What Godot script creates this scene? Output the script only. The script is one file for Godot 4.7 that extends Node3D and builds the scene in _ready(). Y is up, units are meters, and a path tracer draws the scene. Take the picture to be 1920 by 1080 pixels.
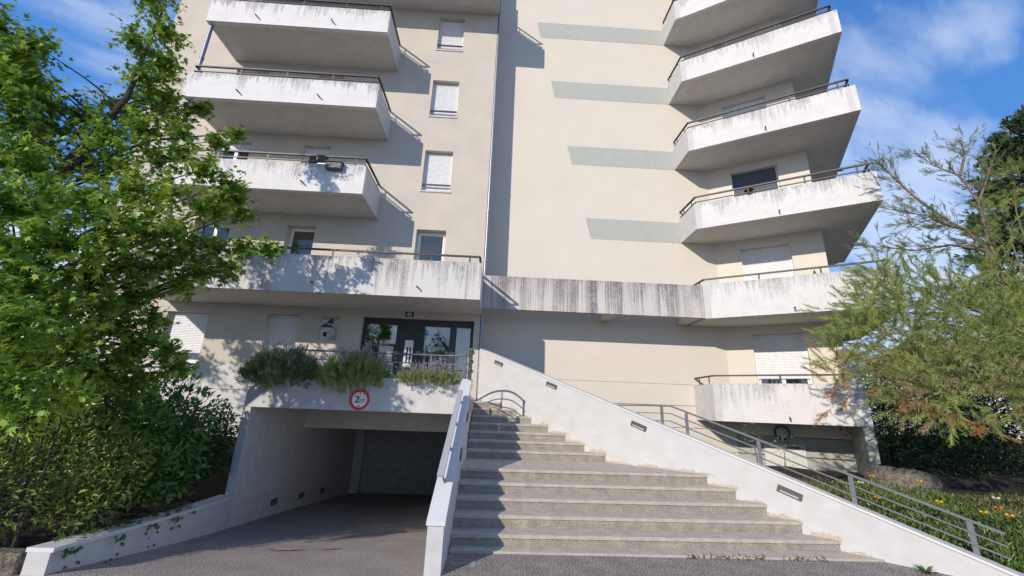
extends Node3D
# The camera stands at the origin, at eye height; the forecourt lies at GROUND.

const GROUND := -1.69
const FRONT := -11.459        # front wall of the left block
const MID := -12.337          # recessed middle wall
const STOREY := 2.75
const FLOOR := 0.206          # entrance terrace
const WING := 0.5377          # turn of the right wing
var rng := RandomNumberGenerator.new()
var mats := {}
var tex := {}
var building: Node3D
var wing_u := Vector3(cos(WING), 0, sin(WING))
var wing_n := Vector3(-sin(WING), 0, cos(WING))
var wing_c := Vector3(7.055, 0, MID)
var wing_f := Vector3(5.927, 0, MID + 1.103)

# ------------------------------------------------------------------ mesh building
class Geo:
	var v := PackedVector3Array()
	var n := PackedVector3Array()
	var uv := PackedVector2Array()
	var col := PackedColorArray()
	var t := Transform3D.IDENTITY
	var tint := Color.WHITE
	func tri(a: Vector3, b: Vector3, c: Vector3, na: Vector3, nb: Vector3, nc: Vector3, ua := Vector2.ZERO, ub := Vector2.ZERO, uc := Vector2.ZERO) -> void:
		a = t * a; b = t * b; c = t * c
		na = (t.basis * na).normalized(); nb = (t.basis * nb).normalized(); nc = (t.basis * nc).normalized()
		if (a - c).cross(a - b).dot(na + nb + nc) < 0.0:
			var s := b; b = c; c = s
			s = nb; nb = nc; nc = s
			var q := ub; ub = uc; uc = q
		v.append(a); v.append(b); v.append(c)
		n.append(na); n.append(nb); n.append(nc)
		uv.append(ua); uv.append(ub); uv.append(uc)
		col.append(tint); col.append(tint); col.append(tint)
	func quad(a: Vector3, b: Vector3, c: Vector3, d: Vector3, out: Vector3, u0 := Vector2(0, 1), u1 := Vector2(1, 1), u2 := Vector2(1, 0), u3 := Vector2(0, 0)) -> void:
		var nn := (a - c).cross(a - b)
		if nn.length() < 1e-12:
			nn = (a - d).cross(a - c)
		nn = nn.normalized()
		if nn.dot(out) < 0.0:
			nn = -nn
		tri(a, b, c, nn, nn, nn, u0, u1, u2)
		tri(a, c, d, nn, nn, nn, u0, u2, u3)
	func hexa(p: Array) -> void:   # p: eight corners, bottom 0-3 round, top 4-7 above them
		var m := Vector3.ZERO
		for q in p:
			m += q
		m /= 8.0
		for f in [[0, 1, 2, 3], [4, 5, 6, 7], [0, 1, 5, 4], [1, 2, 6, 5], [2, 3, 7, 6], [3, 0, 4, 7]]:
			var c: Vector3 = (p[f[0]] + p[f[1]] + p[f[2]] + p[f[3]]) / 4.0
			quad(p[f[0]], p[f[1]], p[f[2]], p[f[3]], c - m)
	func box(a: Vector3, b: Vector3) -> void:
		hexa([Vector3(a.x, a.y, a.z), Vector3(b.x, a.y, a.z), Vector3(b.x, a.y, b.z), Vector3(a.x, a.y, b.z), Vector3(a.x, b.y, a.z), Vector3(b.x, b.y, a.z), Vector3(b.x, b.y, b.z), Vector3(a.x, b.y, b.z)])
	func rbox(a: Vector3, b: Vector3, r: float) -> void:   # box whose edges are chamfered by r
		var lo := Vector3(minf(a.x, b.x), minf(a.y, b.y), minf(a.z, b.z))
		var hi := Vector3(maxf(a.x, b.x), maxf(a.y, b.y), maxf(a.z, b.z))
		var c := (lo + hi) * 0.5
		var h := (hi - lo) * 0.5
		r = minf(r, minf(h.x, minf(h.y, h.z)) * 0.9)
		for ax in 3:
			var e := [Vector3.RIGHT, Vector3.UP, Vector3.BACK]
			var x: Vector3 = e[ax]
			var y: Vector3 = e[(ax + 1) % 3]
			var z: Vector3 = e[(ax + 2) % 3]
			var hx: float = h[ax]; var hy: float = h[(ax + 1) % 3]; var hz: float = h[(ax + 2) % 3]
			for s in [-1.0, 1.0]:
				var o: Vector3 = c + x * hx * s
				quad(o - y * (hy - r) - z * (hz - r), o + y * (hy - r) - z * (hz - r), o + y * (hy - r) + z * (hz - r), o - y * (hy - r) + z * (hz - r), x * s)
				for w in [-1.0, 1.0]:
					var p1: Vector3 = c + x * (hx * s) + y * ((hy - r) * w)
					var p2: Vector3 = c + x * ((hx - r) * s) + y * (hy * w)
					quad(p1 - z * (hz - r), p1 + z * (hz - r), p2 + z * (hz - r), p2 - z * (hz - r), x * s + y * w)
		for sx in [-1.0, 1.0]:
			for sy in [-1.0, 1.0]:
				for sz in [-1.0, 1.0]:
					var k := Vector3(sx, sy, sz)
					var q := Vector3(h.x * sx, h.y * sy, h.z * sz)
					var nn := k.normalized()
					tri(c + q - Vector3(0, r * sy, r * sz), c + q - Vector3(r * sx, 0, r * sz), c + q - Vector3(r * sx, r * sy, 0), nn, nn, nn)
	func bar(a: Vector3, b: Vector3, w: float, h: float, up := Vector3.UP) -> void:   # rectangular bar from a to b
		var d := (b - a).normalized()
		var s := d.cross(up).normalized() * w * 0.5
		var u := s.cross(d).normalized() * h * 0.5
		hexa([a - s - u, a + s - u, b + s - u, b - s - u, a - s + u, a + s + u, b + s + u, b - s + u])
	func tube(pts: Array, radii: Array, sides := 6, capped := true) -> void:
		var rings := []
		var up := Vector3(0.31, 0.2, 0.93).normalized()
		for i in pts.size():
			var d: Vector3 = (pts[mini(i + 1, pts.size() - 1)] - pts[maxi(i - 1, 0)]).normalized()
			var s := d.cross(up)
			if s.length() < 0.1:
				s = d.cross(Vector3.RIGHT)
			s = s.normalized()
			up = s.cross(d).normalized()
			var ring := []
			for k in sides:
				var a := TAU * k / sides
				var o := s * cos(a) + up * sin(a)
				ring.append([pts[i] + o * radii[i], o])
			rings.append(ring)
		var run := 0.0
		for i in pts.size() - 1:
			var nxt: float = run + pts[i].distance_to(pts[i + 1])
			for k in sides:
				var j := (k + 1) % sides
				var a = rings[i][k]; var b = rings[i][j]; var c = rings[i + 1][j]; var d = rings[i + 1][k]
				tri(a[0], b[0], c[0], a[1], b[1], c[1]); tri(a[0], c[0], d[0], a[1], c[1], d[1])
			run = nxt
		if capped:
			for e in [0, pts.size() - 1]:
				var o: Vector3 = (pts[1] - pts[0]) * -1.0 if e == 0 else pts[e] - pts[e - 1]
				for k in sides:
					tri(pts[e], rings[e][k][0], rings[e][(k + 1) % sides][0], o, o, o)
	func prism(poly: PackedVector2Array, y0: float, y1: float) -> void:   # plan polygon (x, z) between two heights
		var ids := Geometry2D.triangulate_polygon(poly)
		for i in range(0, ids.size(), 3):
			for y in [y0, y1]:
				var o := Vector3.DOWN if y == y0 else Vector3.UP
				tri(Vector3(poly[ids[i]].x, y, poly[ids[i]].y), Vector3(poly[ids[i + 1]].x, y, poly[ids[i + 1]].y), Vector3(poly[ids[i + 2]].x, y, poly[ids[i + 2]].y), o, o, o)
		for i in poly.size():
			var a := poly[i]; var b := poly[(i + 1) % poly.size()]
			var d := (b - a).orthogonal().normalized()
			if Geometry2D.is_point_in_polygon((a + b) * 0.5 + d * 0.004, poly):
				d = -d
			quad(Vector3(a.x, y0, a.y), Vector3(b.x, y0, b.y), Vector3(b.x, y1, b.y), Vector3(a.x, y1, a.y), Vector3(d.x, 0, d.y))
	func disc(c: Vector3, r0: float, r1: float, z0: float, z1: float, sides := 40) -> void:   # ring or disc facing +z
		for k in sides:
			var a := TAU * k / sides; var b := TAU * (k + 1) / sides
			var pa := Vector3(cos(a), sin(a), 0); var pb := Vector3(cos(b), sin(b), 0)
			quad(c + pa * r0 + Vector3(0, 0, z1), c + pa * r1 + Vector3(0, 0, z1), c + pb * r1 + Vector3(0, 0, z1), c + pb * r0 + Vector3(0, 0, z1), Vector3.BACK)
			quad(c + pa * r0 + Vector3(0, 0, z0), c + pa * r1 + Vector3(0, 0, z0), c + pb * r1 + Vector3(0, 0, z0), c + pb * r0 + Vector3(0, 0, z0), Vector3.FORWARD)
			quad(c + pa * r1 + Vector3(0, 0, z0), c + pb * r1 + Vector3(0, 0, z0), c + pb * r1 + Vector3(0, 0, z1), c + pa * r1 + Vector3(0, 0, z1), pa + pb)
			if r0 > 0.001:
				quad(c + pa * r0 + Vector3(0, 0, z0), c + pb * r0 + Vector3(0, 0, z0), c + pb * r0 + Vector3(0, 0, z1), c + pa * r0 + Vector3(0, 0, z1), -pa - pb)
	func mesh() -> ArrayMesh:
		var a := []
		a.resize(Mesh.ARRAY_MAX)
		a[Mesh.ARRAY_VERTEX] = v; a[Mesh.ARRAY_NORMAL] = n; a[Mesh.ARRAY_TEX_UV] = uv; a[Mesh.ARRAY_COLOR] = col
		var m := ArrayMesh.new()
		m.add_surface_from_arrays(Mesh.PRIMITIVE_TRIANGLES, a)
		return m

func numbered(called: String, parent: Node) -> String:
	if not parent.has_node(NodePath(called)):
		return called
	var k := 1
	while parent.has_node(NodePath("%s_%03d" % [called, k])):
		k += 1
	return "%s_%03d" % [called, k]

var counts := {}
func next_name(called: String, parent: Node) -> String:
	var key := "%d/%s" % [parent.get_instance_id(), called]
	var k: int = counts.get(key, 0)
	counts[key] = k + 1
	return called if k == 0 else "%s_%03d" % [called, k]

func put(called: String, g: Variant, material: Material, parent: Node = self) -> MeshInstance3D:
	var o := MeshInstance3D.new()
	o.name = next_name(called, parent)
	o.mesh = g.mesh() if g is Geo else g
	o.material_override = material
	parent.add_child(o, true)
	return o

func thing(called: String, label: String, category: String, group := "", at := Vector3.ZERO) -> Node3D:
	var o := Node3D.new()
	o.name = next_name(called, self)
	o.position = at
	add_child(o, true)
	return tag(o, label, category, group)

func tag(o: Node3D, label: String, category: String, group := "") -> Node3D:
	o.set_meta("label", label); o.set_meta("category", category)
	if group:
		o.set_meta("group", group)
	return o

func structure(called: String, g: Geo, material: Material) -> MeshInstance3D:
	var o := put(called, g, material)
	o.set_meta("kind", "structure")
	return o

# ------------------------------------------------------------------ materials
func lin(r: float, g: float, b: float, a := 1.0) -> Color:
	var c := Color(r, g, b).linear_to_srgb()
	c.a = a
	return c

func noise_texture(kind: int, freq: float, lo: float, hi: float, size := 512, octaves := 4, seed_ := 1, tint := Color(1, 1, 1)) -> NoiseTexture2D:
	var key := "%d %f %f %f %d %d %d %s" % [kind, freq, lo, hi, size, octaves, seed_, tint]
	if tex.has(key):
		return tex[key]
	var f := FastNoiseLite.new()
	f.noise_type = kind as FastNoiseLite.NoiseType
	f.frequency = freq
	f.fractal_octaves = octaves
	f.seed = seed_
	var t := NoiseTexture2D.new()
	t.width = size; t.height = size
	t.seamless = true
	t.seamless_blend_skirt = 0.15
	t.noise = f
	var ramp := Gradient.new()
	ramp.set_color(0, Color(lo, lo, lo).lerp(Color(lo, lo, lo) * tint, 1.0)); ramp.set_color(1, Color(hi, hi, hi))
	ramp.set_offset(0, 0.15); ramp.set_offset(1, 0.85)
	t.color_ramp = ramp
	tex[key] = t
	return t

# grain: fine speckle (per metre, low value); patch: coarse mottling; bump in cm
func mat(called: String, color: Color, rough: float, grain := [], patch := [], bump := [], metal := 0.0) -> StandardMaterial3D:
	if mats.has(called):
		return mats[called]
	var m := StandardMaterial3D.new()
	m.resource_name = called
	m.albedo_color = color
	m.roughness = rough
	m.metallic = metal
	m.uv1_triplanar = true; m.uv1_world_triplanar = true
	m.uv2_triplanar = true; m.uv2_world_triplanar = true
	if grain:   # [tiles per metre, noise freq, low, noise kind]
		m.albedo_texture = noise_texture(grain[3], grain[1], grain[2], 1.0, 512, 3, 3)
		m.uv1_scale = Vector3.ONE * grain[0]
	if patch:   # [tiles per metre, noise freq, low]
		m.detail_enabled = true
		m.detail_blend_mode = BaseMaterial3D.BLEND_MODE_MUL
		m.detail_uv_layer = BaseMaterial3D.DETAIL_UV_2
		m.detail_albedo = noise_texture(FastNoiseLite.TYPE_SIMPLEX_SMOOTH, patch[1], patch[2], 1.0, 512, 5, 11, patch[3] if patch.size() > 3 else Color(1, 1, 1))
		m.uv2_scale = Vector3.ONE * patch[0]
	if bump:    # [noise freq, cm]
		m.heightmap_enabled = true
		m.heightmap_texture = noise_texture(FastNoiseLite.TYPE_SIMPLEX_SMOOTH, bump[0], 0.0, 1.0, 512, 3, 7)
		m.heightmap_scale = bump[1]
	mats[called] = m
	return m

func leaf_mat(called: String, rough := 0.5, light := 0.8) -> StandardMaterial3D:
	if mats.has(called):
		return mats[called]
	var m := StandardMaterial3D.new()
	m.resource_name = called
	m.albedo_color = Color.WHITE
	m.vertex_color_use_as_albedo = true
	m.roughness = rough
	m.metallic_specular = 0.4
	m.backlight_enabled = true
	m.backlight = Color(light, light, light)
	m.cull_mode = BaseMaterial3D.CULL_DISABLED
	mats[called] = m
	return m

# rain streaks and lichen on painted concrete: dark runs of uneven length from the top edge, flaked spots
func stained(called: String, w: int, h: int, seed_: int, run: float, strength: float, spots: float, dark: Color, pale: Color, drips: float) -> StandardMaterial3D:
	var cols := FastNoiseLite.new(); cols.seed = seed_; cols.frequency = 0.055; cols.fractal_octaves = 3
	var fine := FastNoiseLite.new(); fine.seed = seed_ + 1; fine.frequency = 0.2; fine.fractal_octaves = 2
	var wide := FastNoiseLite.new(); wide.seed = seed_ + 2; wide.frequency = 0.008; wide.fractal_octaves = 3
	var speck := FastNoiseLite.new(); speck.seed = seed_ + 3; speck.frequency = 0.09; speck.fractal_octaves = 3
	var img := Image.create(w, h, false, Image.FORMAT_RGB8)
	for x in w:
		var reach := run * clampf(0.55 + 0.75 * cols.get_noise_1d(x) + 0.9 * wide.get_noise_1d(x), 0.04, 1.6)
		var depth := strength * clampf(0.75 + 0.9 * fine.get_noise_1d(x) + 0.8 * wide.get_noise_1d(x + 900.0), 0.1, 1.25)
		var drip := fine.get_noise_1d(x * 0.8 + 5000.0)
		for y in h:
			var t := float(y) / h
			var ragged := t + 0.16 * cols.get_noise_2d(x * 1.6, y * 0.35)
			var k := depth * clampf(1.0 - ragged / reach, 0.0, 1.0) ** 0.7
			k *= 0.75 + 0.5 * fine.get_noise_2d(x * 1.2, y * 0.16)
			var s := speck.get_noise_2d(x * 1.3, y * 1.1) + 0.55 * wide.get_noise_2d(x * 1.4, y * 1.4 + 300.0)
			if s > 0.05:
				k += spots * smoothstep(0.05, 0.5, s) * (0.6 + 0.8 * fine.get_noise_2d(x * 1.5, y * 1.5))
			elif s < -0.3:
				k *= 0.45
			if drip > 0.22 - drips:
				k *= 1.0 - minf(0.85, (drip - 0.22 + drips) * 5.0) * (0.5 + 0.5 * fine.get_noise_2d(x * 0.7, y * 0.05))
			k += 0.05 * fine.get_noise_2d(x * 2.0, y * 2.0)
			img.set_pixel(x, y, pale.lerp(dark, clampf(k, 0.0, 1.0)))
	var m := StandardMaterial3D.new()
	m.resource_name = called
	m.albedo_texture = ImageTexture.create_from_image(img)
	m.roughness = 0.85
	mats[called] = m
	return m

func make_sky() -> ImageTexture:
	var w := 2048
	var h := 1024
	var img := Image.create(w, h, false, Image.FORMAT_RGBF)
	var n1 := FastNoiseLite.new(); n1.seed = 7; n1.frequency = 0.9; n1.fractal_octaves = 5; n1.domain_warp_enabled = true; n1.domain_warp_amplitude = 0.5; n1.domain_warp_frequency = 0.8
	var n2 := FastNoiseLite.new(); n2.seed = 10; n2.frequency = 0.35; n2.fractal_octaves = 3
	var below := Color(0.22, 0.21, 0.2)
	for y in h:
		var el := PI * (0.5 - (y + 0.5) / h)
		if el < -0.02:
			img.fill_rect(Rect2i(0, y, w, 1), below)
			continue
		var e := maxf(el, 0.0) / (PI * 0.5)
		var base := Color(0.66, 0.86, 1.12).lerp(Color(0.085, 0.25, 0.62), smoothstep(0.0, 0.27, e)).lerp(Color(0.036, 0.145, 0.43), smoothstep(0.18, 0.62, e))
		for x in w:
			var az := TAU * (x + 0.5) / w - 0.2
			# clouds lie on a high flat sheet: stretch towards the horizon as such a sheet does
			var d := Vector3(-sin(az), 0, -cos(az)) * -1.0
			var far := 1.0 / maxf(sin(el) + 0.09, 0.05)
			var px := d.x * cos(el) * far
			var pz := d.z * cos(el) * far
			var rx := px * 0.80 + pz * 0.6
			var rz := -px * 0.6 + pz * 0.80
			var c := n1.get_noise_2d(rx * 0.75 + 1.6, rz * 2.1 + 1.4) * 0.75 + n2.get_noise_2d(rx * 1.3 + 40.0, rz * 1.9) * 0.85 + 0.08
			var wisp := n1.get_noise_2d(rx * 2.6 + 17.0, rz * 8.5 + 4.0)
			var a := smoothstep(-0.02, 0.85, c + 0.30 * wisp) * 0.48
			img.set_pixel(x, y, base.lerp(Color(0.80, 0.86, 0.95), a))
	return ImageTexture.create_from_image(img)

# ------------------------------------------------------------------ building pieces
func make_materials() -> void:
	var SM := FastNoiseLite.TYPE_SIMPLEX_SMOOTH
	var CE := FastNoiseLite.TYPE_CELLULAR
	mat("render_beige", lin(0.65, 0.59, 0.51), 0.95, [0.5, 0.10, 0.90, SM], [0.13, 0.014, 0.972, Color(0.985, 0.99, 1.0)], [0.11, 0.5])
	mat("render_cream", lin(0.685, 0.635, 0.555), 0.95, [0.5, 0.10, 0.955, SM], [0.11, 0.012, 0.985], [0.12, 0.35])
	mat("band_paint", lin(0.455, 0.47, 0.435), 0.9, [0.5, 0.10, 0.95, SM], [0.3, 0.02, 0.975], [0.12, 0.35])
	mat("base_paint", lin(0.66, 0.655, 0.64), 0.9, [1.3, 0.12, 0.94, SM], [0.2, 0.02, 0.95], [0.12, 0.3])
	mat("base_grey", lin(0.44, 0.445, 0.40), 0.9, [1.3, 0.12, 0.93, SM], [0.35, 0.02, 0.90], [0.12, 0.3])
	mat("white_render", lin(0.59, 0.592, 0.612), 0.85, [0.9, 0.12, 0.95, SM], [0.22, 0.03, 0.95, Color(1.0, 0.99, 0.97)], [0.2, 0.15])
	mat("soffit", lin(0.64, 0.615, 0.575), 0.92, [1.1, 0.08, 0.96, SM], [0.2, 0.02, 0.95], [0.1, 0.1])
	mat("concrete_wall", lin(0.48, 0.46, 0.43), 0.92, [1.2, 0.1, 0.92, SM], [0.3, 0.02, 0.88], [0.1, 0.2])
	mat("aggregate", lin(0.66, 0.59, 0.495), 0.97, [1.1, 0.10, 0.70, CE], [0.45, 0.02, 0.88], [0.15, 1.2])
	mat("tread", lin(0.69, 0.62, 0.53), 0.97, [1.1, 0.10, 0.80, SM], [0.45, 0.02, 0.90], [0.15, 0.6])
	mat("asphalt", lin(0.70, 0.61, 0.555), 0.97, [0.75, 0.10, 0.50, SM], [0.12, 0.02, 0.90], [0.14, 1.2])
	mat("asphalt_dark", lin(0.69, 0.60, 0.55), 0.95, [0.75, 0.10, 0.42, SM], [0.3, 0.02, 0.88], [0.14, 1.4])
	mat("soil", lin(0.095, 0.075, 0.05), 1.0, [0.8, 0.08, 0.45, SM], [0.4, 0.03, 0.6], [0.08, 4.0])
	mat("far_ground", lin(0.34, 0.32, 0.29), 1.0, [0.2, 0.08, 0.7, SM], [0.02, 0.02, 0.7])
	mat("pvc", lin(0.80, 0.80, 0.81), 0.35)
	mat("shutter_white", lin(0.76, 0.765, 0.79), 0.45, [], [0.6, 0.02, 0.93])
	mat("shutter_blue", lin(0.095, 0.115, 0.15), 0.5)
	mat("anthracite", lin(0.028, 0.031, 0.037), 0.45)
	mat("rail_dark", lin(0.055, 0.058, 0.066), 0.5, [3.0, 0.1, 0.8, SM])
	mat("rail_grey", lin(0.15, 0.16, 0.185), 0.45, [3.0, 0.1, 0.86, SM])
	mat("rail_pale", lin(0.40, 0.425, 0.47), 0.42, [3.0, 0.1, 0.9, SM])
	mat("zinc", lin(0.33, 0.37, 0.43), 0.42, [2.0, 0.1, 0.8, SM], [], [], 0.55)
	mat("light_plate", lin(0.075, 0.078, 0.085), 0.5)
	mat("lens", lin(0.42, 0.42, 0.40), 0.3)
	mat("interior", lin(0.36, 0.34, 0.31), 0.95)
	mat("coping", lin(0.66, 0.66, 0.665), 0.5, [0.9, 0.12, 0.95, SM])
	mat("red_paint", lin(0.62, 0.02, 0.018), 0.35)
	mat("sign_white", lin(0.80, 0.80, 0.80), 0.35)
	mat("black_print", lin(0.012, 0.012, 0.014), 0.5)
	mat("green_plate", lin(0.008, 0.05, 0.035), 0.35)
	mat("green_print", lin(0.012, 0.055, 0.03), 0.5)
	mat("stone", lin(0.48, 0.42, 0.35), 0.97, [0.9, 0.07, 0.6, SM], [0.7, 0.03, 0.55], [0.06, 3.0])
	mat("kerb_stone", lin(0.38, 0.33, 0.25), 0.97, [1.0, 0.1, 0.6, SM], [0.7, 0.03, 0.6], [0.1, 1.0])
	mat("bark", lin(0.11, 0.085, 0.062), 0.97, [2.0, 0.06, 0.5, SM], [], [0.06, 1.5])
	mat("twig", lin(0.17, 0.125, 0.085), 0.95)
	mat("dead_wood", lin(0.34, 0.17, 0.07), 0.95, [2.0, 0.1, 0.6, SM])
	mat("wood", lin(0.30, 0.20, 0.12), 0.8, [3.0, 0.06, 0.6, SM])
	mat("grey_plastic", lin(0.085, 0.085, 0.09), 0.55)
	mat("blue_plastic", lin(0.25, 0.40, 0.58), 0.5)
	mat("road_paint", lin(0.62, 0.62, 0.62), 0.8, [1.2, 0.12, 0.55, CE])
	mat("brick_dust", lin(0.52, 0.395, 0.33), 1.0, [0.75, 0.10, 0.50, SM])
	mat("flaked", lin(0.66, 0.58, 0.47), 0.95, [0.9, 0.1, 0.7, SM])
	mat("garage_door", lin(0.52, 0.52, 0.52), 0.7, [1.2, 0.1, 0.92, SM], [0.4, 0.02, 0.86])
	mat("far_plaster", lin(0.70, 0.68, 0.64), 0.95)
	mat("far_roof", lin(0.30, 0.14, 0.09), 0.95)
	var glass := StandardMaterial3D.new()
	glass.resource_name = "glass"
	glass.transparency = BaseMaterial3D.TRANSPARENCY_ALPHA
	glass.albedo_color = Color(0.3, 0.36, 0.38, 0.004)
	glass.roughness = 0.01
	glass.metallic_specular = 0.5
	mats["glass"] = glass
	var acrylic := StandardMaterial3D.new()
	acrylic.resource_name = "acrylic"
	acrylic.transparency = BaseMaterial3D.TRANSPARENCY_ALPHA
	acrylic.albedo_color = Color(0.4, 0.55, 0.45, 0.10)
	acrylic.roughness = 0.05
	mats["acrylic"] = acrylic
	stained("parapet_light", 2048, 192, 31, 0.60, 0.70, 0.20, Color(0.40, 0.38, 0.385), Color(0.855, 0.85, 0.85), 0.12)
	stained("parapet_heavy", 2048, 192, 57, 1.25, 0.80, 0.12, Color(0.39, 0.37, 0.36), Color(0.80, 0.795, 0.79), 0.06)
	stained("parapet_wing", 2048, 192, 83, 0.62, 0.62, 0.24, Color(0.42, 0.41, 0.415), Color(0.825, 0.82, 0.82), 0.1)
	stained("fascia_dark", 2048, 192, 12, 2.1, 1.0, 0.1, Color(0.33, 0.305, 0.31), Color(0.78, 0.76, 0.75), 0.10)

# a wall sheet with thickness and openings; the frame: x along, y up, z outwards; holes as [x0, y0, x1, y1]
func holed_wall(g: Geo, f: Transform3D, x0: float, x1: float, y0: float, y1: float, holes: Array, thick: float) -> void:
	g.t = f
	var xs := [x0, x1]
	var ys := [y0, y1]
	for h in holes:
		for k in [0, 2]:
			if not xs.has(h[k]): xs.append(h[k])
			if not ys.has(h[k + 1]): ys.append(h[k + 1])
	xs.sort(); ys.sort()
	for i in xs.size() - 1:
		for j in ys.size() - 1:
			var cx: float = (xs[i] + xs[i + 1]) * 0.5
			var cy: float = (ys[j] + ys[j + 1]) * 0.5
			var open := false
			for h in holes:
				if cx > h[0] and cx < h[2] and cy > h[1] and cy < h[3]:
					open = true
			if open:
				continue
			for z in [0.0, -thick]:
				g.quad(Vector3(xs[i], ys[j], z), Vector3(xs[i + 1], ys[j], z), Vector3(xs[i + 1], ys[j + 1], z), Vector3(xs[i], ys[j + 1], z), Vector3.BACK if z == 0.0 else Vector3.FORWARD)
	for h in holes + [[x0, y0, x1, y1]]:
		var a: float = h[0]; var b: float = h[1]; var c: float = h[2]; var d: float = h[3]
		var s := -1.0 if h[0] == x0 and h[2] == x1 and h[1] == y0 and h[3] == y1 else 1.0
		var z := Vector3(0, 0, -thick)
		g.quad(Vector3(a, b, 0), Vector3(c, b, 0), Vector3(c, b, 0) + z, Vector3(a, b, 0) + z, Vector3.UP * s)
		g.quad(Vector3(a, d, 0), Vector3(c, d, 0), Vector3(c, d, 0) + z, Vector3(a, d, 0) + z, Vector3.DOWN * s)
		g.quad(Vector3(a, b, 0), Vector3(a, d, 0), Vector3(a, d, 0) + z, Vector3(a, b, 0) + z, Vector3.RIGHT * s)
		g.quad(Vector3(c, b, 0), Vector3(c, d, 0), Vector3(c, d, 0) + z, Vector3(c, b, 0) + z, Vector3.LEFT * s)
	g.t = Transform3D.IDENTITY

# f: lower left corner of the opening on the wall's face
func window(f: Transform3D, w: float, h: float, closed: float, shutter: Material, leaves := 1, guard := false, sill := true) -> void:
	var back := 0.21
	var g := Geo.new()
	var e := 0.055
	g.rbox(Vector3(0.004, 0.004, -back - 0.07), Vector3(e, h - 0.004, -back), 0.008)
	g.rbox(Vector3(w - e, 0.004, -back - 0.07), Vector3(w - 0.004, h - 0.004, -back), 0.008)
	g.rbox(Vector3(e + 0.0005, 0.004, -back - 0.068), Vector3(w - e - 0.0005, e, -back - 0.002), 0.008)
	g.rbox(Vector3(e + 0.0005, h - e, -back - 0.068), Vector3(w - e - 0.0005, h - 0.004, -back - 0.002), 0.008)
	var win := put("window", g, mats.pvc, building)
	win.transform = f
	if closed < 1.0:
		var each := (w - 2.0 * e) / leaves
		for k in leaves:
			var x0 := e + each * k
			var s := Geo.new()
			var r := 0.05
			s.rbox(Vector3(x0 + 0.002, e + 0.002, -back - 0.055), Vector3(x0 + r, h - e - 0.002, -back + 0.012), 0.01)
			s.rbox(Vector3(x0 + each - r, e + 0.002, -back - 0.055), Vector3(x0 + each - 0.002, h - e - 0.002, -back + 0.012), 0.01)
			s.rbox(Vector3(x0 + r + 0.0005, e + 0.002, -back - 0.053), Vector3(x0 + each - r - 0.0005, e + r, -back + 0.010), 0.01)
			s.rbox(Vector3(x0 + r + 0.0005, h - e - r, -back - 0.053), Vector3(x0 + each - r - 0.0005, h - e - 0.002, -back + 0.010), 0.01)
			put("casement", s, mats.pvc, win)
			for q in 2:
				var p := Geo.new()
				p.box(Vector3(x0 + r - 0.004, e + r - 0.004, -back - 0.016 - q * 0.02), Vector3(x0 + each - r + 0.004, h - e - r + 0.004, -back - 0.012 - q * 0.02))
				put("pane", p, mats.glass, win)
	if closed > 0.0:
		var s := Geo.new()
		var top := h - 0.004
		var bottom := maxf(h * (1.0 - closed), 0.02)
		var y := top
		var z := -back + 0.055
		while y > bottom + 0.01:
			var b := maxf(y - 0.045, bottom)
			var m := (y + b) * 0.5
			s.quad(Vector3(0.012, b + 0.006, z), Vector3(w - 0.012, b + 0.006, z), Vector3(w - 0.012, m, z + 0.011), Vector3(0.012, m, z + 0.011), Vector3(0, -0.3, 1))
			s.quad(Vector3(0.012, m, z + 0.011), Vector3(w - 0.012, m, z + 0.011), Vector3(w - 0.012, y, z), Vector3(0.012, y, z), Vector3(0, 0.3, 1))
			s.quad(Vector3(0.012, b, z), Vector3(w - 0.012, b, z), Vector3(w - 0.012, b + 0.006, z), Vector3(0.012, b + 0.006, z), Vector3(0, 0, 1))
			y = b
		s.quad(Vector3(0.012, bottom, z - 0.01), Vector3(w - 0.012, bottom, z - 0.01), Vector3(w - 0.012, top, z - 0.01), Vector3(0.012, top, z - 0.01), Vector3.FORWARD)
		s.quad(Vector3(0.012, bottom, z - 0.01), Vector3(w - 0.012, bottom, z - 0.01), Vector3(w - 0.012, bottom, z), Vector3(0.012, bottom, z), Vector3.DOWN)
		put("roller_shutter", s, shutter, win)
		for x in [0.003, w - 0.035]:
			var gd := Geo.new()
			gd.box(Vector3(x, 0.006, -back + 0.03), Vector3(x + 0.032, h - 0.006, -back + 0.074))
			put("shutter_guide", gd, mats.pvc, win)
	if sill:
		var l := Geo.new()
		l.rbox(Vector3(-0.03, -0.05, -back + 0.001), Vector3(w + 0.03, 0.003, 0.03), 0.006)
		put("sill", l, mats.base_paint, win)
	if guard:
		var b := Geo.new()
		b.bar(Vector3(0.002, 0.24, -0.05), Vector3(w - 0.002, 0.24, -0.05), 0.035, 0.045)
		put("guard_bar", b, mats.rail_dark, win)

func at_front(x: float, y: float) -> Transform3D:
	return Transform3D(Basis.IDENTITY, Vector3(x, y, FRONT))

func at_wing(u: float, y: float) -> Transform3D:
	return Transform3D(Basis(wing_u, Vector3.UP, wing_n), wing_c + wing_u * u + Vector3.UP * y)

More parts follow.
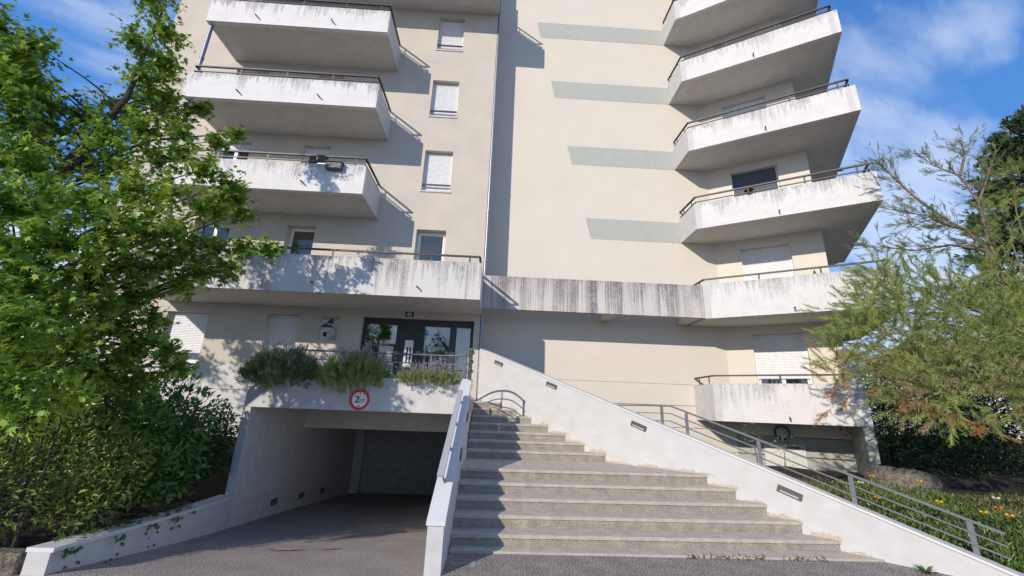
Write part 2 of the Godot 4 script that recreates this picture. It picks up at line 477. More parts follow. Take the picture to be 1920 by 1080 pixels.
# a parapet panel whose outer face runs from a to b (plan), the outside to the left of o
func panel(balcony: Node3D, called: String, a: Vector3, b: Vector3, out: Vector3, y0: float, y1: float, thick: float, material: Material, u0: float, u1: float) -> MeshInstance3D:
	var g := Geo.new()
	var i := -out.normalized() * thick
	var lo := Vector3.UP * y0
	var hi := Vector3.UP * y1
	g.quad(a + lo, b + lo, b + hi, a + hi, out, Vector2(u0, 1), Vector2(u1, 1), Vector2(u1, 0), Vector2(u0, 0))
	g.quad(a + lo + i, b + lo + i, b + hi + i, a + hi + i, -out, Vector2(u0, 1), Vector2(u1, 1), Vector2(u1, 0.3), Vector2(u0, 0.3))
	g.quad(a + hi, b + hi, b + hi + i, a + hi + i, Vector3.UP, Vector2(u0, 0.1), Vector2(u1, 0.1), Vector2(u1, 0.0), Vector2(u0, 0.0))
	g.quad(a + lo, b + lo, b + lo + i, a + lo + i, Vector3.DOWN, Vector2(u0, 1), Vector2(u1, 1), Vector2(u1, 0.95), Vector2(u0, 0.95))
	for e in [a, b]:
		g.quad(e + lo, e + hi, e + hi + i, e + lo + i, e - (a + b) * 0.5, Vector2(u0, 1), Vector2(u0, 0), Vector2(u0 + 0.02, 0), Vector2(u0 + 0.02, 1))
	return put(called, g, material, balcony)

func guard_rail(balcony: Node3D, pts: Array, top: float, rails: Array, step: float, material: Material, wide := 0.055, tall := 0.04) -> void:
	for k in rails.size():
		var y: float = rails[k]
		for i in pts.size() - 1:
			var g := Geo.new()
			var w := wide if k == 0 else wide * 0.5
			g.bar(pts[i] + Vector3.UP * y, pts[i + 1] + Vector3.UP * y, w, tall if k == 0 else tall * 0.7)
			put("rail", g, material, balcony)
	for i in pts.size() - 1:
		var d: Vector3 = pts[i + 1] - pts[i]
		var count := maxi(1, roundi(d.length() / step))
		for k in count + 1:
			if k == 0 and i > 0:
				continue
			var o: float = clampf((k + 0.0) / count, 0.25 / d.length() if d.length() > 1.0 else 0.2, 1.0 - (0.25 / d.length() if d.length() > 1.0 else 0.2))
			var p: Vector3 = pts[i] + d * o
			var g := Geo.new()
			var s := d.normalized()
			g.bar(p + Vector3.UP * (top - 0.02), p + Vector3.UP * (rails[0] - 0.01), 0.012, 0.04, s)
			put("post", g, material, balcony)

func spout(balcony: Node3D, at: Vector3, out: Vector3) -> void:
	var g := Geo.new()
	g.tube([at - out * 0.02, at + out * 0.14 + Vector3.DOWN * 0.03], [0.02, 0.02], 8)
	put("spout", g, mats.rail_dark, balcony)

func block_balcony(y0: float, y1: float, x0: float, x1: float, zf: float, material: Material, u0: float, u1: float, rails: Array, spouts: Array) -> void:
	var g := Geo.new()
	g.box(Vector3(x0 + 0.01, y0 + 0.012, FRONT + 0.001), Vector3(x1 - 0.01, y0 + 0.2, zf - 0.131))
	var b := put("balcony", g, mats.soffit, building)
	panel(b, "front_parapet", Vector3(x0, 0, zf), Vector3(x1, 0, zf), Vector3.BACK, y0, y1, 0.13, material, u0, u1)
	panel(b, "end_parapet", Vector3(x1 - 0.002, 0, FRONT + 0.001), Vector3(x1 - 0.002, 0, zf - 0.1305), Vector3.RIGHT, y0 + 0.003, y1 - 0.003, 0.13, mats.white_render, 0, 0.2)
	panel(b, "end_parapet", Vector3(x0 + 0.002, 0, FRONT + 0.001), Vector3(x0 + 0.002, 0, zf - 0.1305), Vector3.LEFT, y0 + 0.003, y1 - 0.003, 0.13, mats.white_render, 0, 0.2)
	guard_rail(b, [Vector3(x0 + 0.09, 0, FRONT + 0.02), Vector3(x0 + 0.09, 0, zf - 0.05), Vector3(x1 - 0.06, 0, zf - 0.05), Vector3(x1 - 0.06, 0, FRONT + 0.02)], y1, rails, 1.18, mats.rail_dark)
	for x in spouts:
		spout(b, Vector3(x, y0 + 0.25, zf), Vector3.BACK)

func wing_balcony(y0: float, y1: float, u1: float, wraps: bool, material: Material, t0: float, t1: float, rails: Array, spouts: Array) -> void:
	var f := wing_f
	var tip := f + wing_u * u1
	var e := wing_c + wing_u * 2.874
	var poly := PackedVector2Array()
	var back := -wing_n * 5.0
	var list := [Vector3(f.x + 0.01, 0, MID + 0.001), f + wing_u * 0.02 - wing_n * 0.13 + Vector3(0.01, 0, 0)]
	if wraps:
		list += [tip - wing_n * 0.131 - wing_u * 0.131, tip + back - wing_u * 0.131, e + back + wing_u * 0.001, e + wing_u * 0.001 + wing_n * 0.001, wing_c + wing_n * 0.001]
	else:
		list += [tip - wing_n * 0.131, wing_c + wing_u * (u1 - 0.41) + wing_n * 0.001, wing_c + wing_n * 0.001]
	for p in list:
		poly.append(Vector2(p.x, p.z))
	var g := Geo.new()
	g.prism(poly, y0 + 0.012, y0 + 0.2)
	var b := put("balcony", g, mats.soffit, building)
	panel(b, "front_parapet", f, tip, wing_n, y0, y1, 0.13, material, t0, t1)
	panel(b, "corner_strip", f + wing_u * 0.0 + wing_n * 0.004, f + wing_u * 0.17 + wing_n * 0.004, wing_n, y0 + 0.004, y1 - 0.003, 0.003, mats.white_render, 0, 1)
	panel(b, "end_parapet", Vector3(f.x, 0, MID + 0.001), Vector3(f.x, 0, f.z - 0.002), Vector3.LEFT, y0 + 0.003, y1 - 0.003, 0.13, mats.white_render, 0, 1)
	var pts := [Vector3(f.x + 0.06, 0, MID + 0.02), Vector3(f.x + 0.08, 0, f.z - 0.05), tip - wing_n * 0.05 - wing_u * 0.12]
	if wraps:
		panel(b, "corner_strip", tip - wing_u * 0.24 + wing_n * 0.004, tip - wing_u * 0.1 + wing_n * 0.004, wing_n, y0 + 0.004, y1 - 0.003, 0.003, mats.white_render, 0, 1)
		panel(b, "side_parapet", tip - wing_n * 0.131, tip + back, wing_u, y0 + 0.003, y1 - 0.003, 0.13, mats.white_render, 0, 1)
		pts.append(tip + back * 0.8 - wing_u * 0.12)
		spout(b, tip - wing_n * 3.4 + Vector3.UP * (y0 + 0.05), wing_u)
	guard_rail(b, pts, y1, rails, 1.35, mats.rail_dark)
	for s in spouts:
		spout(b, f + wing_u * s + Vector3.UP * (y0 + 0.15), wing_n)

func make_building() -> void:
	building = thing("apartment_building", "tall cream apartment building with white stained balconies and an angled right wing", "building")
	var x0 := -11.55
	var x1 := -0.47
	var roof := 19.0
	var low := -3.2
	# left block
	var holes := [[-3.75, FLOOR, -0.64, 2.40], [-9.04, 0.93, -7.92, 2.31], [-6.35, 0.93, -5.46, 2.36]]
	for n in 5:
		var y := n * STOREY
		holes.append([-9.0, 2.88 + y, -7.95, 5.06 + y])
		holes.append([-6.32, 2.88 + y, -5.49, 5.06 + y])
		holes.append([-2.528, 3.682 + y, -1.644, 5.126 + y])
	var g := Geo.new()
	holed_wall(g, Transform3D(Basis.IDENTITY, Vector3(0, 0, FRONT)), x0, x1, FLOOR - 0.2, roof, holes, 0.3)
	put("front_wall", g, mats.render_beige, building)
	# base course of the left block: panels between grooves
	for band in [[0.905, 0.29], [0.268, -0.35], [-0.372, -1.0], [-1.02, -1.8]]:
		g = Geo.new()
		g.rbox(Vector3(x0 - 0.02, band[1], FRONT - 0.28), Vector3(-4.9, band[0], FRONT + 0.022), 0.006)
		put("base_panel", g, mats.base_paint, building)
	g = Geo.new()
	g.box(Vector3(x0, low, FRONT - 0.3), Vector3(-4.88, FLOOR - 0.201, FRONT - 0.001))
	put("foundation", g, mats.concrete_wall, building)
	g = Geo.new()
	g.box(Vector3(x0, low, FRONT - 9.0), Vector3(x0 + 0.3, roof, FRONT - 0.301))
	put("side_wall", g, mats.render_beige, building)
	g = Geo.new()
	g.box(Vector3(x1 - 0.3, FLOOR - 0.2, MID - 0.3), Vector3(x1 - 0.001, roof, FRONT - 0.301))
	put("return_wall", g, mats.render_beige, building)
	# middle wall
	g = Geo.new()
	g.box(Vector3(x1, 0.945, MID - 0.3), Vector3(wing_c.x + 0.1, roof, MID))
	put("middle_wall", g, mats.render_cream, building)
	for band in [[0.925, 0.335], [0.315, -0.28], [-0.30, -0.9], [-0.92, -2.9]]:
		g = Geo.new()
		g.rbox(Vector3(x1 + 0.001, band[1], MID - 0.28), Vector3(wing_c.x + 0.05, band[0], MID + 0.012), 0.006)
		put("base_panel", g, mats.render_cream, building)
	g = Geo.new()
	g.box(Vector3(x1 + 0.002, -2.9, MID - 0.3), Vector3(wing_c.x, 0.944, MID - 0.02))
	put("base_core", g, mats.render_cream, building)
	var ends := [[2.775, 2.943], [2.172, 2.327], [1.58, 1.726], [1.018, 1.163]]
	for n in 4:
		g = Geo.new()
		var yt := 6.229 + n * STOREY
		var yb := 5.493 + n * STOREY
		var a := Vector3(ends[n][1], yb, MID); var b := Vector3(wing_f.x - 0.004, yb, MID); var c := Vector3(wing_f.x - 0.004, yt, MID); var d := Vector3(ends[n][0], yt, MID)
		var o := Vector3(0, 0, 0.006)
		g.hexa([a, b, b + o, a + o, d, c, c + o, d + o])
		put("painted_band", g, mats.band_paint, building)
	# right wing
	holes = []
	for n in 6:
		holes.append([0.72, (2.86 if n else 0.58) + (n - 1) * STOREY if n else 0.50, 2.05, 2.47 + n * STOREY])
	g = Geo.new()
	var wt := Transform3D(Basis(wing_u, Vector3.UP, wing_n), wing_c)
	holed_wall(g, wt, 0.0, 2.874, -0.40, roof, holes, 0.3)
	put("wing_wall", g, mats.render_cream, building)
	for band in [[-0.415, -0.90], [-0.92, -1.5], [-1.52, -2.9]]:
		g = Geo.new()
		g.t = wt
		g.rbox(Vector3(0.002, band[1], -0.29), Vector3(2.874, band[0], 0.006), 0.006)
		put("base_panel", g, mats.base_grey, building)
	g = Geo.new()
	g.t = wt
	g.box(Vector3(2.574, -2.9, -9.0), Vector3(2.872, roof, -0.302))
	put("wing_side_wall", g, mats.render_cream, building)
	g = Geo.new()
	var e := wing_c + wing_u * 2.87
	var far := e - wing_n * 9.0
	g.prism(PackedVector2Array([Vector2(x0, FRONT - 0.001), Vector2(x1, FRONT - 0.001), Vector2(x1, MID - 0.001), Vector2(wing_c.x, MID - 0.001), Vector2(e.x, e.z), Vector2(far.x, far.z), Vector2(far.x, FRONT - 9.0), Vector2(x0, FRONT - 9.0)]), roof + 0.001, roof + 0.3)
	put("roof_slab", g, mats.concrete_wall, building)
	g = Geo.new()
	g.box(Vector3(x0 + 0.3, low, FRONT - 9.0), Vector3(far.x - 0.1, roof, FRONT - 8.7))
	put("rear_wall", g, mats.render_beige, building)
	# rooms behind the windows
	for n in 6:
		g = Geo.new()
		g.box(Vector3(x0 + 0.31, 2.62 + n * STOREY, FRONT - 8.6), Vector3(x1 - 0.31, 2.84 + n * STOREY, FRONT - 0.31))
		put("floor_slab", g, mats.interior, building)
		g = Geo.new()
		g.t = wt
		g.box(Vector3(0.2, 0.2 + (n - 1) * STOREY + 2.4, -4.5), Vector3(2.56, 0.4 + (n - 1) * STOREY + 2.4, -0.31))
		put("floor_slab", g, mats.interior, building)
	g = Geo.new()
	g.box(Vector3(x0 + 0.31, 0.0, FRONT - 4.2), Vector3(x1 - 0.31, roof - 0.1, FRONT - 4.1))
	put("partition", g, mats.interior, building)
	g = Geo.new()
	g.t = wt
	g.box(Vector3(0.1, -0.3, -4.3), Vector3(2.56, roof - 0.1, -4.2))
	put("partition", g, mats.interior, building)
	g = Geo.new()
	g.box(Vector3(x0 + 0.31, FLOOR - 0.25, FRONT - 8.6), Vector3(x1 - 0.31, FLOOR - 0.002, FRONT - 0.302))
	put("floor_slab", g, mats.interior, building)
	# windows of the left block: [column, storey, closed share]
	var white: Material = mats.shutter_white
	window(at_front(-9.04, 0.93), 1.12, 1.38, 0.80, white)
	window(at_front(-6.35, 0.93), 0.89, 1.43, 1.0, white)
	for n in 5:
		var y := n * STOREY
		window(at_front(-9.0, 2.88 + y), 1.05, 2.18, [0.0, 0.12, 0.1, 0.25, 1.0][n], white, 2, false, false)
		window(at_front(-6.32, 2.88 + y), 0.83, 2.18, [0.0, 0.1, 0.35, 0.12, 1.0][n], white, 1, false, false)
		window(at_front(-2.528, 3.682 + y), 0.884, 1.444, [0.0, 1.0, 1.0, 1.0, 1.0][n], white, 1, n > 0)
	# wing windows
	window(at_wing(0.72, 0.50), 1.33, 1.97, 0.66, white, 2, false, false)
	for n in range(1, 6):
		var bottom := 2.86 + (n - 1) * STOREY
		window(at_wing(0.72, bottom), 1.33, 2.47 + n * STOREY - bottom, 1.0, mats.shutter_blue if n == 2 else white, 2, false, false)
	# balconies of the left block
	var zf := FRONT + 1.511
	for n in range(1, 4):
		var yb := 2.637 + n * STOREY
		var yt := 3.469 + n * STOREY
		block_balcony(yb, yt, -9.128, -3.733, zf, mats.parapet_light, [0, 0.0, 0.33, 0.6][n], [0, 0.36, 0.69, 0.96][n], [yt + 0.275, yt + 0.10], [[], [-5.33], [-7.6, -5.35], [-7.65, -5.4]][n])
	block_balcony(13.637, 14.5, -9.128, -0.44, zf, mats.parapet_light, 0.2, 0.78, [14.75, 14.58], [])
	block_balcony(2.575, 3.525, -9.128, -0.44, FRONT + 1.72, mats.parapet_heavy, 0.05, 0.65, [3.70], [-1.97, -4.5])
	# balconies of the wing
	for n in range(1, 6):
		var yb := 2.748 + n * STOREY
		var yt := 3.585 + n * STOREY
		var s: float = [0, 0.02, 0.31, 0.62, 0.15, 0.4][n]
		wing_balcony(yb, yt, 4.383, true, mats.parapet_wing, s, s + 0.3, [yt + 0.275, yt + 0.10], [2.14])
	wing_balcony(2.715, 3.72, 4.35, true, mats.parapet_wing, 0.66, 0.97, [3.90], [2.13])
	wing_balcony(-0.055, 0.915, 3.25, false, mats.parapet_wing, 0.44, 0.66, [1.13], [1.66])
	# fascia between the two long balconies, on brackets from the middle wall
	var fz := wing_f.z
	var fascia := panel(building, "fascia", Vector3(-0.439, 0, fz), Vector3(wing_f.x - 0.003, 0, fz), Vector3.BACK, 2.735, 3.70, 0.14, mats.fascia_dark, 0.0, 0.86)
	for x in [3.18, 5.6]:
		g = Geo.new()
		g.box(Vector3(x, 2.742, MID + 0.001), Vector3(x + 0.25, 2.99, fz - 0.141))
		put("bracket", g, mats.render_cream, fascia)
	# side wall and pier under and beside the lowest wing balcony
	g = Geo.new()
	g.t = Transform3D(Basis(wing_u, Vector3.UP, wing_n), wing_f)
	g.box(Vector3(3.06, -0.058, -1.524), Vector3(3.25, 1.85, -0.132))
	put("side_screen", g, mats.white_render, building)
	for band in [[-0.062, -0.255], [-0.275, -0.85], [-0.87, -1.45], [-1.47, -2.9]]:
		g = Geo.new()
		g.t = Transform3D(Basis(wing_u, Vector3.UP, wing_n), wing_f)
		g.rbox(Vector3(3.06, band[1], -1.524), Vector3(3.25, band[0], -0.002), 0.008)
		put("pier_block", g, mats.base_grey, building)
	g = Geo.new()
	g.t = Transform3D(Basis(wing_u, Vector3.UP, wing_n), wing_f)
	g.box(Vector3(3.075, -2.9, -1.52), Vector3(3.235, -0.06, -0.02))
	put("pier_core", g, mats.base_grey, building)
	# cellar door beneath it
	g = Geo.new()
	g.t = wt
	g.rbox(Vector3(0.66, -2.6, 0.008), Vector3(1.62, -0.60, 0.05), 0.006)
	var cellar := put("cellar_door", g, mats.base_paint, building)
	g = Geo.new()
	g.t = wt
	g.rbox(Vector3(0.72, -2.6, 0.051), Vector3(1.56, -0.66, 0.066), 0.006)
	put("door_leaf", g, mats.base_paint, cellar)
	g = Geo.new()
	g.t = wt
	g.rbox(Vector3(1.20, -0.71, 0.0665), Vector3(1.50, -0.65, 0.12), 0.01)
	put("door_closer", g, mats.rail_grey, cellar)
	# down pipes
	pipe([Vector3(-0.423, 15.5, FRONT - 0.03), Vector3(-0.423, 0.3, FRONT - 0.03)], 0.045, mats.zinc)
	for n in range(1, 4):
		var yb := 2.637 + n * STOREY
		pipe([Vector3(-9.04, yb + 0.02, zf - 0.16), Vector3(-9.04, yb - 1.98, zf - 0.16)], 0.05, mats.zinc)
	pipe([Vector3(-9.04, 13.6, zf - 0.16), Vector3(-9.04, 11.55, zf - 0.16)], 0.05, mats.zinc)
	make_entrance()

func pipe(pts: Array, r: float, material: Material) -> void:
	var g := Geo.new()
	g.tube(pts, [r, r], 14)
	var p := put("down_pipe", g, material, building)
	var y: float = pts[1].y + 0.7
	while y < pts[0].y - 0.2:
		g = Geo.new()
		g.tube([Vector3(pts[0].x, y, pts[0].z), Vector3(pts[0].x, y + 0.05, pts[0].z)], [r + 0.012, r + 0.012], 14)
		put("collar", g, mats.zinc, p)
		y += 1.6

func make_entrance() -> void:
	var z := FRONT - 0.14
	var g := Geo.new()
	var d := 0.07
	var b := FLOOR + 0.004
	for x in [[-3.746, -3.66], [-0.735, -0.644]]:
		g.rbox(Vector3(x[0], b, z - d), Vector3(x[1], 2.396, z), 0.006)
	g.rbox(Vector3(-3.6595, 2.27, z - d + 0.001), Vector3(-0.7355, 2.395, z - 0.001), 0.006)
	var door := put("entrance_door", g, mats.anthracite, building)
	for x in [[-2.80, -2.72], [-2.10, -2.02], [-1.31, -1.13]]:
		g = Geo.new()
		g.rbox(Vector3(x[0], b, z - d), Vector3(x[1], 2.269, z + 0.002), 0.006)
		put("mullion", g, mats.anthracite, door)
	for x in [[-3.659, -2.801], [-2.019, -1.311], [-1.129, -0.736]]:
		g = Geo.new()
		g.box(Vector3(x[0], b, z - 0.06), Vector3(x[1], b + 0.1, z - 0.01))
		put("bottom_rail", g, mats.anthracite, door)
		for q in 3:
			g = Geo.new()
			g.box(Vector3(x[0], b + 0.1, z - 0.035 - q * 0.02), Vector3(x[1], 2.2695, z - 0.031 - q * 0.02))
			put("pane", g, mats.glass, door)
	g = Geo.new()
	g.rbox(Vector3(-2.719, b, z - 0.05), Vector3(-2.101, 2.269, z - 0.015), 0.004)
	var side := put("side_panel", g, mats.anthracite, door)
	for x in [-2.56, -2.26]:
		g = Geo.new()
		g.box(Vector3(x - 0.012, b + 0.1, z - 0.0148), Vector3(x + 0.012, 2.2, z - 0.004))
		put("rib", g, mats.anthracite, side)
	g = Geo.new()
	g.rbox(Vector3(-2.535, 1.05, z - 0.0145), Vector3(-2.30, 1.80, z + 0.03), 0.01)
	var inter := put("intercom", g, mats.pvc, side)
	g = Geo.new()
	g.rbox(Vector3(-2.60, 0.82, z - 0.0145), Vector3(-2.22, 0.90, z + 0.02), 0.006)
	put("letter_flap", g, mats.pvc, side)
	inter.set_meta("label", "white intercom plate with two dark slots")
	g = Geo.new()
	g.tube([Vector3(-1.95, 1.0, z + 0.06), Vector3(-1.95, 1.7, z + 0.06)], [0.016, 0.016], 10)
	put("pull_handle", g, mats.zinc, door)
	# slots of the intercom and the notice behind the left pane lie on their own sheets
	for x in [-2.47, -2.385]:
		g = Geo.new()
		g.box(Vector3(x, 1.18, z + 0.0302), Vector3(x + 0.045, 1.6, z + 0.034))
		put("intercom_slot", g, mats.anthracite, side)
	g = Geo.new()
	g.box(Vector3(-3.25, 1.12, z - 0.075), Vector3(-2.86, 1.62, z - 0.07))
	put("notice", g, mats.sign_white, door)

# ------------------------------------------------------------------ ground, stairs, garage
func ramp_y(z: float) -> float:
	var k := [[-4.9, GROUND], [-8.6, -2.22], [-11.0, -2.42], [-15.8, -2.86]]
	if z > k[0][0]:
		return GROUND
	for i in 3:
		if z >= k[i + 1][0]:
			return lerpf(k[i][1], k[i + 1][1], (k[i][0] - z) / (k[i][0] - k[i + 1][0]))
	return -2.86

func wall_x(z: float) -> float:   # inner face of the slanting stair wall
	return 4.8 + (z + 6.18) * 0.996

func garden_y(x: float, z: float) -> float:
	var d := clampf((x - wall_x(z) - 0.3) / 3.0, 0.0, 1.0)
	return -1.62 + 0.30 * d + clampf(-z - 7.0, 0.0, 5.0) * 0.03 + clampf(x - 9.0, 0.0, 8.0) * 0.09

func make_ground() -> void:
	var g := Geo.new()
	g.quad(Vector3(-400, GROUND - 0.02, 400), Vector3(400, GROUND - 0.02, 400), Vector3(400, GROUND - 0.02, -3.0), Vector3(-400, GROUND - 0.02, -3.0), Vector3.UP)
	for r in [[-400.0, -11.6], [24.0, 400.0]]:
		g.quad(Vector3(r[0], GROUND - 0.02, -3.0), Vector3(r[1], GROUND - 0.02, -3.0), Vector3(r[1], GROUND - 0.02, -400), Vector3(r[0], GROUND - 0.02, -400), Vector3.UP)
	g.quad(Vector3(-11.6, GROUND - 0.02, -22), Vector3(24, GROUND - 0.02, -22), Vector3(24, GROUND - 0.02, -400), Vector3(-11.6, GROUND - 0.02, -400), Vector3.UP)
	structure("ground", g, mats.far_ground)
	g = Geo.new()
	g.quad(Vector3(-30, GROUND, 14), Vector3(30, GROUND, 14), Vector3(30, GROUND, -4.9), Vector3(-30, GROUND, -4.9), Vector3.UP)
	var court := structure("forecourt", g, mats.asphalt)
	# darker repaired strip at the foot of the stairs, laid on top
	g = Geo.new()
	var edge := [Vector3(-0.46, GROUND + 0.004, -6.06), Vector3(-0.46, GROUND + 0.004, -4.9), Vector3(0.6, GROUND + 0.004, -4.35), Vector3(3.0, GROUND + 0.004, -4.1), Vector3(6.3, GROUND + 0.004, -4.3), Vector3(6.0, GROUND + 0.004, -4.98), Vector3(4.85, GROUND + 0.004, -6.13)]
	for i in range(1, edge.size() - 1):
		g.tri(edge[0], edge[i], edge[i + 1], Vector3.UP, Vector3.UP, Vector3.UP)
	structure("pavement", g, mats.asphalt_dark)
	g = Geo.new()
	var steps := 30
	for i in steps:
		var z0 := lerpf(-4.9, -15.8, float(i) / steps)
		var z1 := lerpf(-4.9, -15.8, float(i + 1) / steps)
		g.quad(Vector3(-5.4, ramp_y(z0), z0), Vector3(-0.5, ramp_y(z0), z0), Vector3(-0.5, ramp_y(z1), z1), Vector3(-5.4, ramp_y(z1), z1), Vector3.UP)
	structure("driveway", g, mats.asphalt)
	for q in [[-2.75, -6.6, 0.28, 0.15, 3], [-2.2, -6.75, 0.16, 0.10, 8]]:
		g = Geo.new()
		rng.seed = q[4]
		var ring := []
		for k in 22:
			var a := TAU * k / 22
			var r := rng.randf_range(0.55, 1.15)
			var p := Vector3(q[0] + cos(a) * q[2] * r, 0, q[1] + sin(a) * q[3] * r)
			p.y = ramp_y(p.z) + 0.012
			ring.append(p)
		for k in 22:
			g.tri(Vector3(q[0], ramp_y(q[1]) + 0.012, q[1]), ring[k], ring[(k + 1) % 22], Vector3.UP, Vector3.UP, Vector3.UP)
		put("brick_dust_patch", g, mats.brick_dust, court)
	g = Geo.new()
	for q in [[-0.36, -5.44, -0.15, -5.40], [-0.17, -5.54, -0.12, -5.30]]:
		g.quad(Vector3(q[0], GROUND + 0.009, q[1]), Vector3(q[2], GROUND + 0.009, q[1] + 0.03), Vector3(q[2], GROUND + 0.009, q[3]), Vector3(q[0], GROUND + 0.009, q[3]), Vector3.UP)
	g.tri(Vector3(-0.36, GROUND + 0.009, -5.50), Vector3(-0.36, GROUND + 0.009, -5.36), Vector3(-0.42, GROUND + 0.009, -5.42), Vector3.UP, Vector3.UP, Vector3.UP)
	put("paint_mark", g, mats.road_paint, court)
	# planting bed on the left, garden on the right
	g = Geo.new()
	var bed := func(x: float, z: float) -> Vector3:
		var k := clampf((-z - 4.6) / 6.8, 0.0, 1.0)
		var inland := clampf((-4.6 - x) / 1.6, 0.0, 1.0)
		return Vector3(x, lerpf(-1.80, lerpf(-1.60, -0.85, k * k), inland * inland) + 0.03 * sin(x * 3.1 + z * 2.3), z)
	for i in 14:
		for j in 14:
			var xa := lerpf(0.0, 1.0, i / 14.0); var xb := (i + 1) / 14.0
			var za := lerpf(-4.7, -11.46, j / 14.0); var zb := lerpf(-4.7, -11.46, (j + 1) / 14.0)
			var right := func(z: float) -> float: return lerpf(-4.45, -4.9, clampf((-z - 4.8) / 3.8, 0.0, 1.0))
			var pa: Vector3 = bed.call(lerpf(-12.5, right.call(za), xa), za)
			var pb: Vector3 = bed.call(lerpf(-12.5, right.call(za), xb), za)
			var pc: Vector3 = bed.call(lerpf(-12.5, right.call(zb), xb), zb)
			var pd: Vector3 = bed.call(lerpf(-12.5, right.call(zb), xa), zb)
			g.quad(pa, pb, pc, pd, Vector3.UP)
	structure("planting_bed", g, mats.soil)
	g = Geo.new()
	for i in 26:
		for j in 30:
			var q := []
			for o in [[0, 0], [1, 0], [1, 1], [0, 1]]:
				var z := lerpf(-4.7, -22.0, float(j + o[1]) / 30)
				var x := lerpf(maxf(wall_x(maxf(z, -12.3)) + 0.15, -1.0), 26.0, pow(float(i + o[0]) / 26, 1.5))
				q.append(Vector3(x, garden_y(x, z) + 0.04 * sin(x * 2.7) * cos(z * 3.3), z))
			g.quad(q[0], q[1], q[2], q[3], Vector3.UP)
	structure("garden_ground", g, mats.soil)

